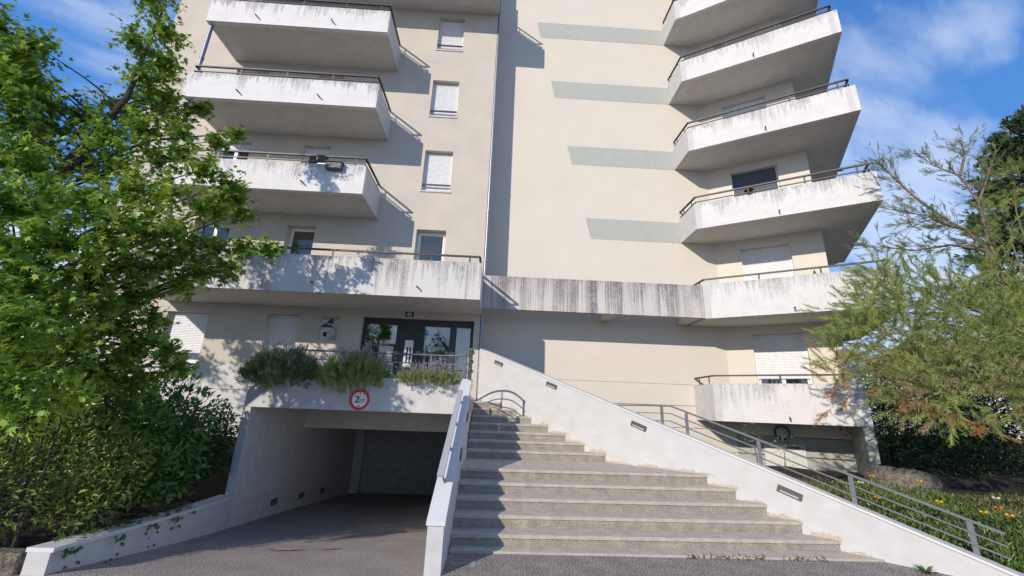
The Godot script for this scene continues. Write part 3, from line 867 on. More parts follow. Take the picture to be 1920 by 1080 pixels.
func make_stairs() -> void:
	var stairs := thing("staircase", "wide staircase of rough exposed aggregate steps fanning towards the forecourt", "stairs")
	var zr := [-6.18, -6.474, -6.774, -7.066, -7.362, -8.72, -9.065, -9.405, -9.742, -10.095, -10.434, -10.779]
	var rise := 0.158
	for k in 12:
		var z0: float = zr[k]
		var z1: float = zr[k + 1] if k < 11 else FRONT + 0.002
		var y0 := GROUND + rise * k
		var y1 := y0 + rise
		var slant := 0.030
		var left := func(z: float) -> float: return z + slant * (wall_x(z) + 0.46)
		# riser block, and a slightly proud tread slab on it
		var body := Geo.new()
		var rx0: float = wall_x(z0) + 0.1
		var rx1: float = wall_x(z1) + 0.1
		var bottom := GROUND - 0.3 if k < 5 else y0 - 0.2
		var poly := PackedVector2Array([Vector2(-0.48, left.call(z0)), Vector2(rx0, z0 + 0.003), Vector2(rx1, z1 - 0.05), Vector2(-0.48, left.call(z1) - 0.05)])
		body.prism(poly, bottom, y1 - 0.045)
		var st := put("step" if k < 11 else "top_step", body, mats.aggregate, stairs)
		var slab := Geo.new()
		var nose := 0.018
		var p2 := PackedVector2Array([Vector2(-0.479, left.call(z0) + nose), Vector2(rx0, z0 + nose), Vector2(rx1, z1 - 0.04), Vector2(-0.479, left.call(z1) - 0.04)])
		var top := Geo.new()
		top.prism(p2, y1 - 0.044, y1)
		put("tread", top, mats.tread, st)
	var g := Geo.new()
	g.prism(PackedVector2Array([Vector2(-0.455, -5.79), Vector2(5.15, -5.86), Vector2(4.85, -6.16), Vector2(-0.455, -6.1)]), GROUND - 0.1, GROUND + 0.03)
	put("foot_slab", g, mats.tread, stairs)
	# terrace in front of the entrance
	g = Geo.new()
	g.box(Vector3(-4.84, FLOOR - 0.25, FRONT + 0.001), Vector3(-0.481, FLOOR, -9.11))
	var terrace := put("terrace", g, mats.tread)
	tag(terrace, "concrete entrance terrace behind the lavender planter", "terrace")
	# left stair wall
	var lw := thing("stair_wall", "white stair wall with flat cap between ramp and steps", "wall", "stair walls")
	var cap := func(z: float) -> float: return lerpf(-1.172, 0.60, (-5.02 - z) / 3.6)
	g = Geo.new()
	var za := -5.04
	var zb := -8.62
	g.hexa([Vector3(-0.645, GROUND - 0.6, za), Vector3(-0.47, GROUND - 0.6, za), Vector3(-0.47, -2.9, zb), Vector3(-0.645, -2.9, zb), Vector3(-0.645, cap.call(za) - 0.041, za), Vector3(-0.47, cap.call(za) - 0.041, za), Vector3(-0.47, cap.call(zb) - 0.041, zb), Vector3(-0.645, cap.call(zb) - 0.041, zb)])
	put("wall_body", g, mats.white_render, lw)
	g = Geo.new()
	za = -5.02
	g.hexa([Vector3(-0.66, cap.call(za) - 0.04, za), Vector3(-0.455, cap.call(za) - 0.04, za), Vector3(-0.455, cap.call(zb) - 0.04, zb), Vector3(-0.66, cap.call(zb) - 0.04, zb), Vector3(-0.66, cap.call(za), za), Vector3(-0.455, cap.call(za), za), Vector3(-0.455, cap.call(zb), zb), Vector3(-0.66, cap.call(zb), zb)])
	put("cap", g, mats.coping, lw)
	for z in [-6.9, -8.0]:
		g = Geo.new()
		var y: float = cap.call(z) - 0.42
		var r := Basis(Vector3.RIGHT, 0.44)
		g.t = Transform3D(r, Vector3(-0.469, y, z))
		g.rbox(Vector3(0, -0.05, -0.13), Vector3(0.02, 0.05, 0.13), 0.01)
		put("step_light", g, mats.light_plate, lw)
	# handrail standing on the left wall
	var hr := thing("handrail", "grey flat handrail on brackets along the left stair wall", "handrail")
	g = Geo.new()
	var h0 := -5.5
	var h1 := -7.75
	g.bar(Vector3(-0.60, cap.call(h0) + 0.15, h0), Vector3(-0.60, cap.call(h1) + 0.15, h1), 0.085, 0.035)
	put("rail", g, mats.rail_pale, hr)
	for z in [-5.62, -6.25, -6.9, -7.6]:
		g = Geo.new()
		g.bar(Vector3(-0.56, cap.call(z) + 0.001, z), Vector3(-0.60, cap.call(z) + 0.135, z - 0.02), 0.012, 0.07, Vector3.BACK)
		put("bracket", g, mats.rail_grey, hr)
	# right stair wall, at forty-five degrees
	var rw := thing("stair_wall", "long sloping white stair wall at the right with railing and dark lights", "wall", "stair walls")
	var cy := func(x: float) -> float: return 1.618 - 0.5 * (x + 0.402)
	var out := Vector3(0.7071, 0, -0.7071) * 0.2
	var pa := Vector3(-0.42, 0, wall_inv(-0.42)); var pb := Vector3(6.28, 0, wall_inv(6.28))
	g = Geo.new()
	var U := Vector3.UP
	g.hexa([pa + U * -2.5, pb + U * -2.5, pb + out + U * -2.5, pa + out + U * -2.5, pa + U * (cy.call(pa.x) - 0.031), pb + U * (cy.call(pb.x) - 0.031), pb + out + U * (cy.call(pb.x) - 0.031), pa + out + U * (cy.call(pa.x) - 0.031)])
	put("wall_body", g, mats.white_render, rw)
	g = Geo.new()
	var o1 := -out * 0.1
	var o2 := out * 1.1
	g.hexa([pa + o1 + U * (cy.call(pa.x) - 0.03), pb + o1 + U * (cy.call(pb.x) - 0.03), pb + o2 + U * (cy.call(pb.x) - 0.03), pa + o2 + U * (cy.call(pa.x) - 0.03), pa + o1 + U * cy.call(pa.x), pb + o1 + U * cy.call(pb.x), pb + o2 + U * cy.call(pb.x), pa + o2 + U * cy.call(pa.x)])
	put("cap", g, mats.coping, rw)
	var along := Vector3(0.7071, -0.354, 0.7071).normalized()
	var face := Vector3(-0.7071, 0, 0.7071)
	for q in [[0.1, 1.185], [1.325, 0.60], [2.80, -0.185], [4.45, -1.01]]:
		g = Geo.new()
		g.t = Transform3D(Basis(along, face.cross(along).normalized(), face), Vector3(q[0], q[1], wall_inv(q[0])))
		g.rbox(Vector3(-0.16, -0.05, 0.001), Vector3(0.16, 0.05, 0.02), 0.006)
		var plate := put("step_light", g, mats.light_plate, rw)
		g = Geo.new()
		g.t = Transform3D(Basis(along, face.cross(along).normalized(), face), Vector3(q[0], q[1], wall_inv(q[0])))
		g.box(Vector3(-0.12, -0.035, 0.0205), Vector3(0.12, -0.012, 0.023))
		put("lens", g, mats.lens, plate)
	# paint flaked off along the foot of the slanting wall, where the steps meet it
	rng.seed = 314
	for k in 90:
		var kx := lerpf(0.45, 5.05, pow(rng.randf(), 0.8))
		var step := 0
		while step < 11 and wall_inv(kx) < zr[step]:
			step += 1
		var fy := GROUND + rise * step
		g = Geo.new()
		g.t = Transform3D(Basis(Vector3(0.7071, 0, 0.7071), Vector3.UP, face), Vector3(kx, fy, wall_inv(kx)))
		var w := rng.randf_range(0.04, 0.16); var h := rng.randf_range(0.012, 0.075)
		var rim := []
		for q in 13:
			var a := PI * q / 12.0
			var rr := rng.randf_range(0.6, 1.1)
			rim.append(Vector3(-cos(a) * w * rr, maxf(0.002, sin(a) * h * rr), 0.003))
		for q in 12:
			g.tri(Vector3(0, 0.002, 0.003), rim[q], rim[q + 1], Vector3.BACK, Vector3.BACK, Vector3.BACK)
		put("flaked_patch", g, mats.flaked, rw)
	# railing on the right wall
	var rl := thing("stair_railing", "blue-grey metal railing of three bars along the right stair wall", "railing")
	var off := out * 0.85
	var at := func(x: float, y: float) -> Vector3: return Vector3(x, y, wall_inv(x)) + off
	var line := [[2.42, 3.20, 0.20, 0.375, 0.030], [2.72, 3.19, 0.065, 0.24, 0.017], [2.96, 3.18, -0.07, 0.115, 0.017]]
	for q in line:
		g = Geo.new()
		var a: Vector3 = at.call(q[0], q[2]); var b: Vector3 = at.call(q[1], q[2])
		g.bar(a, b, 0.03, q[4])
		put("rail", g, mats.rail_grey, rl)
		g = Geo.new()
		var c: Vector3 = at.call(5.92, cy.call(5.92) + q[3])
		g.bar(b, c, 0.03, q[4])
		put("rail", g, mats.rail_grey, rl)
	for x in [3.08, 3.40, 4.19, 4.97, 5.73]:
		g = Geo.new()
		var top: float = minf(0.20, cy.call(x) + 0.375) - 0.012
		g.bar(at.call(x, cy.call(x) - 0.002), at.call(x, top), 0.055, 0.012, face)
		put("post", g, mats.rail_grey, rl)
	# curved railing of the terrace
	var tr := thing("terrace_railing", "curved grey railing of four bars round the terrace corner above the lavender", "railing")
	var curve := []
	curve.append(Vector3(-0.50, 0, -8.52)); curve.append(Vector3(-0.47, 0, -8.8))
	for k in 9:
		var a := lerpf(0.0, PI / 2, k / 8.0)
		curve.append(Vector3(-1.22 + 0.75 * cos(a), 0, -9.05 - 0.72 * sin(a)))
	curve.append(Vector3(-2.4, 0, -9.78)); curve.append(Vector3(-4.75, 0, -9.78))
	for q in [[1.19, 0.022], [0.99, 0.014], [0.79, 0.014], [0.59, 0.014]]:
		g = Geo.new()
		var pts := []
		var rad := []
		for p in curve:
			pts.append(p + Vector3.UP * q[0]); rad.append(q[1])
		g.tube(pts, rad, 8)
		put("rail", g, mats.rail_grey, tr)
	g = Geo.new()
	g.box(Vector3(-0.535, 0.42, -8.60), Vector3(-0.465, 1.22, -8.585))
	put("end_plate", g, mats.rail_dark, tr)
	for p in [Vector3(-0.69, 0, -9.56), Vector3(-1.5, 0, -9.775), Vector3(-2.6, 0, -9.78), Vector3(-3.7, 0, -9.78)]:
		g = Geo.new()
		g.bar(p + Vector3.UP * FLOOR, p + Vector3.UP * 1.18, 0.045, 0.012, Vector3.BACK)
		put("post", g, mats.rail_grey, tr)

func wall_inv(x: float) -> float:
	return (x - 4.8) / 0.996 - 6.18

func make_garage() -> void:
	var ga := thing("garage_entrance", "white garage entrance below the planter with a dark recessed door", "garage")
	var g := Geo.new()
	var zf := -8.6
	# planter beam: front, back, soil
	g.rbox(Vector3(-4.86, -0.10, zf - 0.12), Vector3(-0.662, 0.555, zf), 0.008)
	var beam := put("planter_front", g, mats.white_render, ga)
	g = Geo.new()
	g.box(Vector3(-4.85, -0.099, -9.10), Vector3(-0.66, 0.50, -9.0))
	put("planter_back", g, mats.white_render, ga)
	g = Geo.new()
	g.box(Vector3(-4.858, -0.098, -8.999), Vector3(-4.74, 0.553, zf - 0.121))
	put("planter_end", g, mats.white_render, ga)
	g = Geo.new()
	g.box(Vector3(-4.739, -0.08, -8.999), Vector3(-0.66, 0.44, zf - 0.121))
	put("planter_soil", g, mats.soil, ga)
	g = Geo.new()
	g.box(Vector3(-4.86, -2.95, -15.9), Vector3(-4.72, -0.101, zf - 0.002))
	put("side_wall", g, mats.white_render, ga)
	g = Geo.new()
	g.box(Vector3(-0.64, -2.95, -15.9), Vector3(-0.50, -0.101, zf - 0.03))
	put("side_wall", g, mats.white_render, ga)
	g = Geo.new()
	g.box(Vector3(-4.859, -0.0985, -11.15), Vector3(-0.501, 0.0, -9.101))
	put("ceiling", g, mats.soffit, ga)
	g = Geo.new()
	g.box(Vector3(-4.719, -0.57, -15.9), Vector3(-0.641, -0.099, -11.15))
	put("ceiling_beam", g, mats.soffit, ga)
	g = Geo.new()
	g.box(Vector3(-4.719, -2.9, -15.9), Vector3(-4.42, -0.571, -15.5))
	put("jamb", g, mats.white_render, ga)
	# sectional door with upright grooves
	g = Geo.new()
	g.box(Vector3(-4.419, -2.9, -15.8), Vector3(-0.641, -0.572, -15.72))
	var door := put("garage_door", g, mats.garage_door, ga)
	var x := -4.41
	while x < -0.75:
		g = Geo.new()
		g.rbox(Vector3(x, -2.82, -15.719), Vector3(x + 0.135, -0.6, -15.70), 0.006)
		put("slat", g, mats.garage_door, door)
		x += 0.15
	for z in [-10.25, -11.65, -13.05]:
		g = Geo.new()
		g.rbox(Vector3(-4.719, ramp_y(z) + 0.20, z - 0.13), Vector3(-4.695, ramp_y(z) + 0.33, z + 0.13), 0.006)
		put("wall_light", g, mats.light_plate, ga)
	g = Geo.new()
	g.rbox(Vector3(-4.62, -0.68, -15.45), Vector3(-4.48, -0.572, -15.35), 0.02)
	put("motion_sensor", g, mats.grey_plastic, ga)
	# low wall along the driveway
	var lw := thing("low_wall", "low white retaining wall with sloping cap along the driveway", "wall")
	var a0 := Vector3(-4.27, 0, -4.82); var a1 := Vector3(-4.70, 0, -8.598)
	var n := 8
	g = Geo.new()
	var c := Geo.new()
	for i in n:
		var p := a0.lerp(a1, float(i) / n); var q := a0.lerp(a1, float(i + 1) / n)
		p.x += 0.07 * sin(PI * i / n); q.x += 0.07 * sin(PI * (i + 1) / n)
		var yp := lerpf(-1.45, -1.66, float(i) / n); var yq := lerpf(-1.45, -1.66, float(i + 1) / n)
		var w := Vector3(-0.22, 0, 0)
		g.hexa([p + Vector3.UP * -2.9, q + Vector3.UP * -2.9, q + w + Vector3.UP * -2.9, p + w + Vector3.UP * -2.9, p + Vector3.UP * (yp - 0.041), q + Vector3.UP * (yq - 0.041), q + w + Vector3.UP * (yq - 0.041), p + w + Vector3.UP * (yp - 0.041)])
		var k := Vector3(0.02, 0, 0)
		c.hexa([p + k + Vector3.UP * (yp - 0.04), q + k + Vector3.UP * (yq - 0.04), q + w - k + Vector3.UP * (yq - 0.04), p + w - k + Vector3.UP * (yp - 0.04), p + k + Vector3.UP * yp, q + k + Vector3.UP * yq, q + w - k + Vector3.UP * yq, p + w - k + Vector3.UP * yp])
	put("wall_body", g, mats.white_render, lw)
	put("cap", c, mats.coping, lw)
	var kb := Geo.new()
	kb.rbox(Vector3(-6.6, GROUND - 0.1, -4.98), Vector3(-4.53, -1.50, -4.80), 0.02)
	tag(put("kerb_stone", kb, mats.kerb_stone), "sandy stone kerb at the near end of the low wall", "kerb")

func make_signs() -> void:
	var s := thing("height_limit_sign", "round red and white two metre height limit sign on the garage beam", "sign", "", Vector3(-2.645, 0.115, -8.588))
	var g := Geo.new()
	g.disc(Vector3.ZERO, 0.0, 0.205, -0.008, 0.002, 48)
	put("disc", g, mats.sign_white, s)
	g = Geo.new()
	g.disc(Vector3.ZERO, 0.148, 0.203, 0.0022, 0.005, 48)
	put("red_ring", g, mats.red_paint, s)
	g = Geo.new()
	g.hexa([Vector3(-0.022, 0.135, 0.0022), Vector3(0.022, 0.135, 0.0022), Vector3(0.022, 0.135, 0.004), Vector3(-0.022, 0.135, 0.004), Vector3(-0.001, 0.1, 0.0022), Vector3(0.001, 0.1, 0.0022), Vector3(0.001, 0.1, 0.004), Vector3(-0.001, 0.1, 0.004)])
	put("arrow", g, mats.black_print, s)
	g = Geo.new()
	g.hexa([Vector3(-0.022, -0.135, 0.0022), Vector3(0.022, -0.135, 0.0022), Vector3(0.022, -0.135, 0.004), Vector3(-0.022, -0.135, 0.004), Vector3(-0.001, -0.1, 0.0022), Vector3(0.001, -0.1, 0.0022), Vector3(0.001, -0.1, 0.004), Vector3(-0.001, -0.1, 0.004)])
	put("arrow", g, mats.black_print, s)
	var a := lettering("2", 0.125, true, 0.0)
	a.position = Vector3(-0.048, 0.0, 0.0035)
	var b := lettering("m", 0.095, false, 0.2)
	b.position = Vector3(0.058, -0.015, 0.0035)
	for t in [a, b]:
		t.material_override = mats.black_print
		t.name = next_name("lettering", s)
		s.add_child(t, true)
	var h := thing("house_number_plate", "small dark green house number plate reading 41 above the entrance", "sign", "", Vector3(-2.465, 2.505, FRONT + 0.001))
	g = Geo.new()
	g.rbox(Vector3(-0.12, -0.07, 0), Vector3(0.12, 0.07, 0.012), 0.004)
	put("plate", g, mats.green_plate, h)
	var t := lettering("41", 0.105, true, 0.0)
	t.position = Vector3(0, 0, 0.0135)
	t.material_override = mats.sign_white
	t.name = "lettering"
	h.add_child(t, true)
	var p := thing("wall_plaque", "clear wall plaque with dark green tree emblem left of the entrance", "plaque", "", Vector3(-4.62, 2.02, FRONT + 0.03))
	g = Geo.new()
	g.box(Vector3(-0.25, -0.33, 0), Vector3(0.25, 0.33, 0.008))
	put("plate", g, mats.acrylic, p)
	g = Geo.new()
	var crown := PackedVector2Array([Vector2(-0.055, 0.13), Vector2(-0.02, 0.22), Vector2(0.0, 0.235), Vector2(0.05, 0.29), Vector2(0.085, 0.23), Vector2(0.115, 0.12)])
	for i in range(1, crown.size() - 1):
		g.tri(Vector3(crown[0].x, crown[0].y, 0.0105), Vector3(crown[i].x, crown[i].y, 0.0105), Vector3(crown[i + 1].x, crown[i + 1].y, 0.0105), Vector3.BACK, Vector3.BACK, Vector3.BACK)
	put("tree_emblem", g, mats.green_print, p)
	g = Geo.new()
	var xs := -0.20
	var hs := [0.05, 0.08, 0.11, 0.06, 0.10, 0.045, 0.05, 0.06, 0.04]
	for k in hs.size():
		g.box(Vector3(xs, 0.03, 0.0085), Vector3(xs + 0.028, 0.03 + hs[k], 0.011))
		xs += 0.033
	g.box(Vector3(-0.22, 0.015, 0.0085), Vector3(0.12, 0.0295, 0.0108))
	put("emblem_script", g, mats.green_print, p)
	g = Geo.new()
	g.rbox(Vector3(-0.13, -0.24, 0.0085), Vector3(-0.03, -0.12, 0.02), 0.004)
	put("small_badge", g, mats.black_print, p)
	for q in [Vector2(-0.2, 0.3), Vector2(0.2, 0.3), Vector2(-0.2, -0.3), Vector2(0.2, -0.3)]:
		g = Geo.new()
		g.tube([Vector3(q.x, q.y, -0.029), Vector3(q.x, q.y, 0.016)], [0.012, 0.012], 10)
		put("fixing", g, mats.zinc, p)

func lettering(text: String, height: float, bold: bool, slant: float) -> MeshInstance3D:
	var f := SystemFont.new()
	f.font_names = PackedStringArray(["Droid Sans"])
	f.font_weight = 700 if bold else 400
	var m := TextMesh.new()
	m.text = text
	m.font = f
	m.font_size = 64
	m.pixel_size = height / 46.0
	m.depth = 0.002
	var o := MeshInstance3D.new()
	o.mesh = m
	o.basis = Basis(Vector3.RIGHT, Vector3(slant, 1, 0), Vector3.BACK)
	return o

func make_small_things() -> void:
	var g := Geo.new()
	var small_leaf := oval_leaf(0.4)
	# bird house on the wing's second balcony
	var f := wing_f + wing_u * 1.5 - wing_n * 0.05
	var b := thing("bird_house", "little wooden bird house on the railing of the wing balcony", "bird house", "", Vector3(f.x, 6.335, f.z))
	g.rbox(Vector3(-0.10, 0, -0.10), Vector3(0.10, 0.02, 0.10), 0.004)
	put("base_board", g, mats.wood, b)
	for q in [Vector2(-1, -1), Vector2(1, -1), Vector2(1, 1), Vector2(-1, 1)]:
		g = Geo.new()
		g.box(Vector3(q.x * 0.075 - 0.014, 0.0205, q.y * 0.075 - 0.014), Vector3(q.x * 0.075 + 0.014, 0.15, q.y * 0.075 + 0.014))
		put("corner_post", g, mats.wood, b)
	g = Geo.new()
	g.box(Vector3(-0.04, 0.0205, -0.04), Vector3(0.04, 0.14, 0.04))
	put("feed_box", g, mats.bark, b)
	g = Geo.new()
	for k in 6:
		var a := TAU * k / 6; var c := TAU * (k + 1) / 6
		var pa := Vector3(cos(a) * 0.15, 0.15, sin(a) * 0.15); var pc := Vector3(cos(c) * 0.15, 0.15, sin(c) * 0.15)
		g.quad(pa, pc, pc + Vector3.UP * 0.012, pa + Vector3.UP * 0.012, pa + pc)
		g.tri(pa + Vector3.UP * 0.012, pc + Vector3.UP * 0.012, Vector3(0, 0.24, 0), pa + pc + Vector3.UP * 0.4, pa + pc + Vector3.UP * 0.4, pa + pc + Vector3.UP * 0.4)
		g.tri(pa, pc, Vector3(0, 0.15, 0), Vector3.DOWN, Vector3.DOWN, Vector3.DOWN)
	put("roof", g, mats.wood, b)
	# things on the second-storey balcony of the left block
	var y := 3.469 + STOREY
	var zf := FRONT + 1.511
	var pot := thing("window_box", "dark grey plastic flower box hooked over the balcony parapet", "flower box", "", Vector3(-4.55, y, zf))
	g = Geo.new()
	g.rbox(Vector3(-0.22, -0.20, 0.001), Vector3(0.22, 0.0, 0.15), 0.025)
	put("trough", g, mats.grey_plastic, pot)
	g = Geo.new()
	g.rbox(Vector3(-0.24, 0.001, -0.06), Vector3(0.24, 0.02, 0.165), 0.006)
	put("rim", g, mats.grey_plastic, pot)
	var box := thing("storage_box", "pale blue storage box standing behind the balcony rail", "box", "", Vector3(-4.42, 2.837 + STOREY, zf - 0.5))
	g = Geo.new()
	g.rbox(Vector3(-0.24, 0, -0.2), Vector3(0.24, 0.80, 0.2), 0.02)
	put("body", g, mats.blue_plastic, box)
	g = Geo.new()
	g.rbox(Vector3(-0.25, 0.801, -0.21), Vector3(0.25, 0.85, 0.21), 0.02)
	put("lid", g, mats.blue_plastic, box)
	var cab := thing("balcony_cabinet", "white cabinet standing beside the pale blue box on the balcony", "cabinet", "", Vector3(-4.98, 2.837 + STOREY, zf - 0.5))
	g = Geo.new()
	g.rbox(Vector3(-0.26, 0, -0.2), Vector3(0.26, 0.86, 0.2), 0.01)
	put("body", g, mats.pvc, cab)
	g = Geo.new()
	g.rbox(Vector3(-0.245, 0.04, 0.201), Vector3(-0.005, 0.83, 0.215), 0.004)
	put("door", g, mats.pvc, cab)
	g = Geo.new()
	g.rbox(Vector3(0.005, 0.04, 0.201), Vector3(0.245, 0.83, 0.215), 0.004)
	put("door", g, mats.pvc, cab)
	# leafy pot on the long wing balcony
	var pp := wing_f + wing_u * 2.75 - wing_n * 0.45
	var plant := thing("potted_plant", "leafy potted plant showing over the parapet of the long wing balcony", "plant", "", Vector3(pp.x, 2.916, pp.z))
	g = Geo.new()
	g.tube([Vector3(0, 0, 0), Vector3(0, 0.32, 0)], [0.13, 0.18], 18)
	put("pot", g, mats.far_roof, plant)
	rng.seed = 19
	for i in 40:
		var o := MeshInstance3D.new()
		o.name = next_name("leaf", plant)
		o.mesh = small_leaf
		var d := (rand_dir() + Vector3(0, 0.9, 0)).normalized()
		o.transform = Transform3D(leaf_basis(d, rand_dir(), rng.randf_range(0.12, 0.2)), Vector3(0, 0.32, 0) + d * Vector3(0.3, 0.62, 0.2) * rng.randf_range(0.3, 1.0))
		o.material_override = solid_leaf("pot_leaf", Color(0.07, 0.14, 0.03))
		plant.add_child(o, true)
	g = Geo.new()
	g.tube([Vector3(0, 0.3, 0), Vector3(0.03, 0.6, 0), Vector3(0, 0.85, 0)], [0.012, 0.01, 0.004], 6)
	put("stem", g, mats.bark, plant)
	# round lamp under the lowest wing balcony
	var lp := wing_c + wing_u * 1.14 + wing_n * 0.002
	var lamp := thing("wall_lamp", "round bulkhead wall lamp with dark rim under the wing balcony", "lamp", "", Vector3(lp.x, -0.30, lp.z))
	lamp.basis = Basis(wing_u, Vector3.UP, wing_n)
	g = Geo.new()
	g.disc(Vector3.ZERO, 0.155, 0.195, 0.0, 0.09, 40)
	put("rim", g, mats.anthracite, lamp)
	g = Geo.new()
	for i in 5:
		for k in 32:
			var pts := []
			for o in [[0, 0], [1, 0], [1, 1], [0, 1]]:
				var t: float = (i + o[0]) / 5.0 * PI / 2
				var a: float = TAU * (k + o[1]) / 32
				pts.append(Vector3(cos(a) * sin(t) * 0.154, sin(a) * sin(t) * 0.154, 0.06 + 0.05 * cos(t)))
			g.quad(pts[0], pts[1], pts[2], pts[3], Vector3(pts[1].x, pts[1].y, 0.2))
	put("glass_cover", g, mats.lens, lamp)

# ------------------------------------------------------------------ plants
func star_leaf() -> ArrayMesh:   # five-pointed leaf, one unit long, stalk end at the origin, upper face +z
	var g := Geo.new()
	var out := []
	var lobes := [[-2.25, 0.55], [-1.15, 0.86], [0.0, 1.0], [1.15, 0.86], [2.25, 0.55]]
	var c := Vector3(0, 0.18, 0)
	out.append(Vector3(0, 0, 0))
	for k in range(4, -1, -1):
		var a: float = lobes[k][0] * 0.62
		var r: float = lobes[k][1]
		var d := Vector3(sin(a * 1.25), cos(a * 1.25), 0)
		out.append(c + d.rotated(Vector3.BACK, -0.17) * r * 0.42 + Vector3(0, 0, 0.02))
		out.append(c + d * r * 0.82 + Vector3(0, 0, -0.10 * r))
		out.append(c + d.rotated(Vector3.BACK, 0.17) * r * 0.42 + Vector3(0, 0, 0.02))
	for i in out.size():
		var a: Vector3 = out[i]; var b: Vector3 = out[(i + 1) % out.size()]
		var nn := (a - c).cross(b - c).normalized()
		nn = (nn if nn.z > 0 else -nn) + Vector3(0, 0, 0.6)
		g.tri(c, a, b, Vector3.BACK, nn, nn)
	return g.mesh()

func oval_leaf(wide := 0.42) -> ArrayMesh:
	var g := Geo.new()
	var sec := [[0.0, 0.0, 0.0], [0.28, 0.85, 0.05], [0.6, 0.9, 0.03], [1.0, 0.0, -0.12]]
	for i in 3:
		for s in [-1.0, 1.0]:
			var a := Vector3(0, sec[i][0], sec[i][2]); var b := Vector3(0, sec[i + 1][0], sec[i + 1][2])
			var c := Vector3(s * wide * 0.5 * sec[i + 1][1], sec[i + 1][0], sec[i + 1][2] + 0.07 * sec[i + 1][1]); var d := Vector3(s * wide * 0.5 * sec[i][1], sec[i][0], sec[i][2] + 0.07 * sec[i][1])
			var nn := Vector3(-s * 0.3, 0.05, 1)
			if i > 0:
				g.tri(a, b, d, nn, nn, nn)
			if i < 2:
				g.tri(b, c, d, nn, nn, nn)
	return g.mesh()

func feather(length: float, pairs: int, seed_: int) -> ArrayMesh:   # a hanging spray of hair-thin green shoots
	var g := Geo.new()
	var r := RandomNumberGenerator.new(); r.seed = seed_
	var stem := []
	for i in 7:
		var t := i / 6.0
		stem.append(Vector3(0.06 * sin(t * 2.0) * length, t * length, -0.10 * t * t * length))
	for i in 6:
		g.quad(stem[i] + Vector3(-0.0035, 0, 0), stem[i] + Vector3(0.0035, 0, 0), stem[i + 1] + Vector3(0.0025, 0, 0), stem[i + 1] + Vector3(-0.0025, 0, 0), Vector3.BACK)
	for k in pairs:
		var t := r.randf_range(0.08, 1.0)
		var p: Vector3 = stem[int(t * 5.99)].lerp(stem[mini(int(t * 5.99) + 1, 6)], fmod(t * 5.99, 1.0))
		var d := Vector3(r.randf_range(-1, 1), r.randf_range(0.6, 1.5), r.randf_range(-1, 1)).normalized()
		var l := length * r.randf_range(0.16, 0.38) * (1.15 - 0.5 * t)
		var s := d.cross(Vector3(r.randf_range(-1, 1), r.randf_range(-1, 1), r.randf_range(-1, 1))).normalized() * 0.0027
		g.quad(p - s, p + s, p + d * l + s * 0.4, p + d * l - s * 0.4, s.cross(d))
	return g.mesh()

func scatter(called: String, parent: Node3D, mesh: Mesh, material: Material, places: Array, colors: Array) -> MultiMeshInstance3D:
	var m := MultiMesh.new()
	m.transform_format = MultiMesh.TRANSFORM_3D
	m.use_colors = true
	m.mesh = mesh
	m.instance_count = places.size()
	for i in places.size():
		m.set_instance_transform(i, places[i])
		m.set_instance_color(i, colors[i])
	var o := MultiMeshInstance3D.new()
	o.name = next_name(called, parent)
	o.multimesh = m
	o.material_override = material
	o.set_meta("kind", "stuff")
	parent.add_child(o, true)
	return o

# the nearest leaves become parts of their own
func pick_leaves(parent: Node3D, mesh: Mesh, places: Array, colors: Array, most: int, tints: Array) -> void:
	var order := range(places.size())
	order.sort_custom(func(a, b): return places[a].origin.length() < places[b].origin.length())
	var taken := {}
	for i in order:
		if taken.size() >= most:
			break
		var p: Vector3 = places[i].origin
		var q := cam_basis.inverse() * p
		if q.z > -0.3 or absf(q.x / q.z) > 1.23 or absf(q.y / q.z) > 0.69:
			continue
		taken[i] = true
	var kept := []
	var kept_c := []
	for i in places.size():
		if taken.has(i):
			var o := MeshInstance3D.new()
			o.name = next_name("leaf", parent)
			o.mesh = mesh
			o.transform = places[i]
			o.material_override = tints[i % tints.size()]
			parent.add_child(o, true)
		else:
			kept.append(places[i]); kept_c.append(colors[i])
	places.assign(kept)
	colors.assign(kept_c)

func solid_leaf(called: String, c: Color) -> StandardMaterial3D:
	if mats.has(called):
		return mats[called]
	var m: StandardMaterial3D = leaf_mat("leaf").duplicate()
	m.resource_name = called
	m.vertex_color_use_as_albedo = false
	m.albedo_color = c.linear_to_srgb()
	if not tex.has("leaf_white"):
		var im := Image.create(4, 4, false, Image.FORMAT_RGB8)
		im.fill(Color.WHITE)
		tex["leaf_white"] = ImageTexture.create_from_image(im)
	m.albedo_texture = tex["leaf_white"]
	mats[called] = m
	return m

func leaf_basis(dir: Vector3, face: Vector3, size: float) -> Basis:
	var y := dir.normalized()
	var x := y.cross(face).normalized()
	if x.length() < 0.5:
		x = y.cross(Vector3.RIGHT).normalized()
	var z := x.cross(y)
	return Basis(x * size, y * size, z * size)

func rand_dir() -> Vector3:
	var z := rng.randf_range(-1, 1)
	var a := rng.randf_range(0, TAU)
	var r := sqrt(1 - z * z)
	return Vector3(r * cos(a), z, r * sin(a))

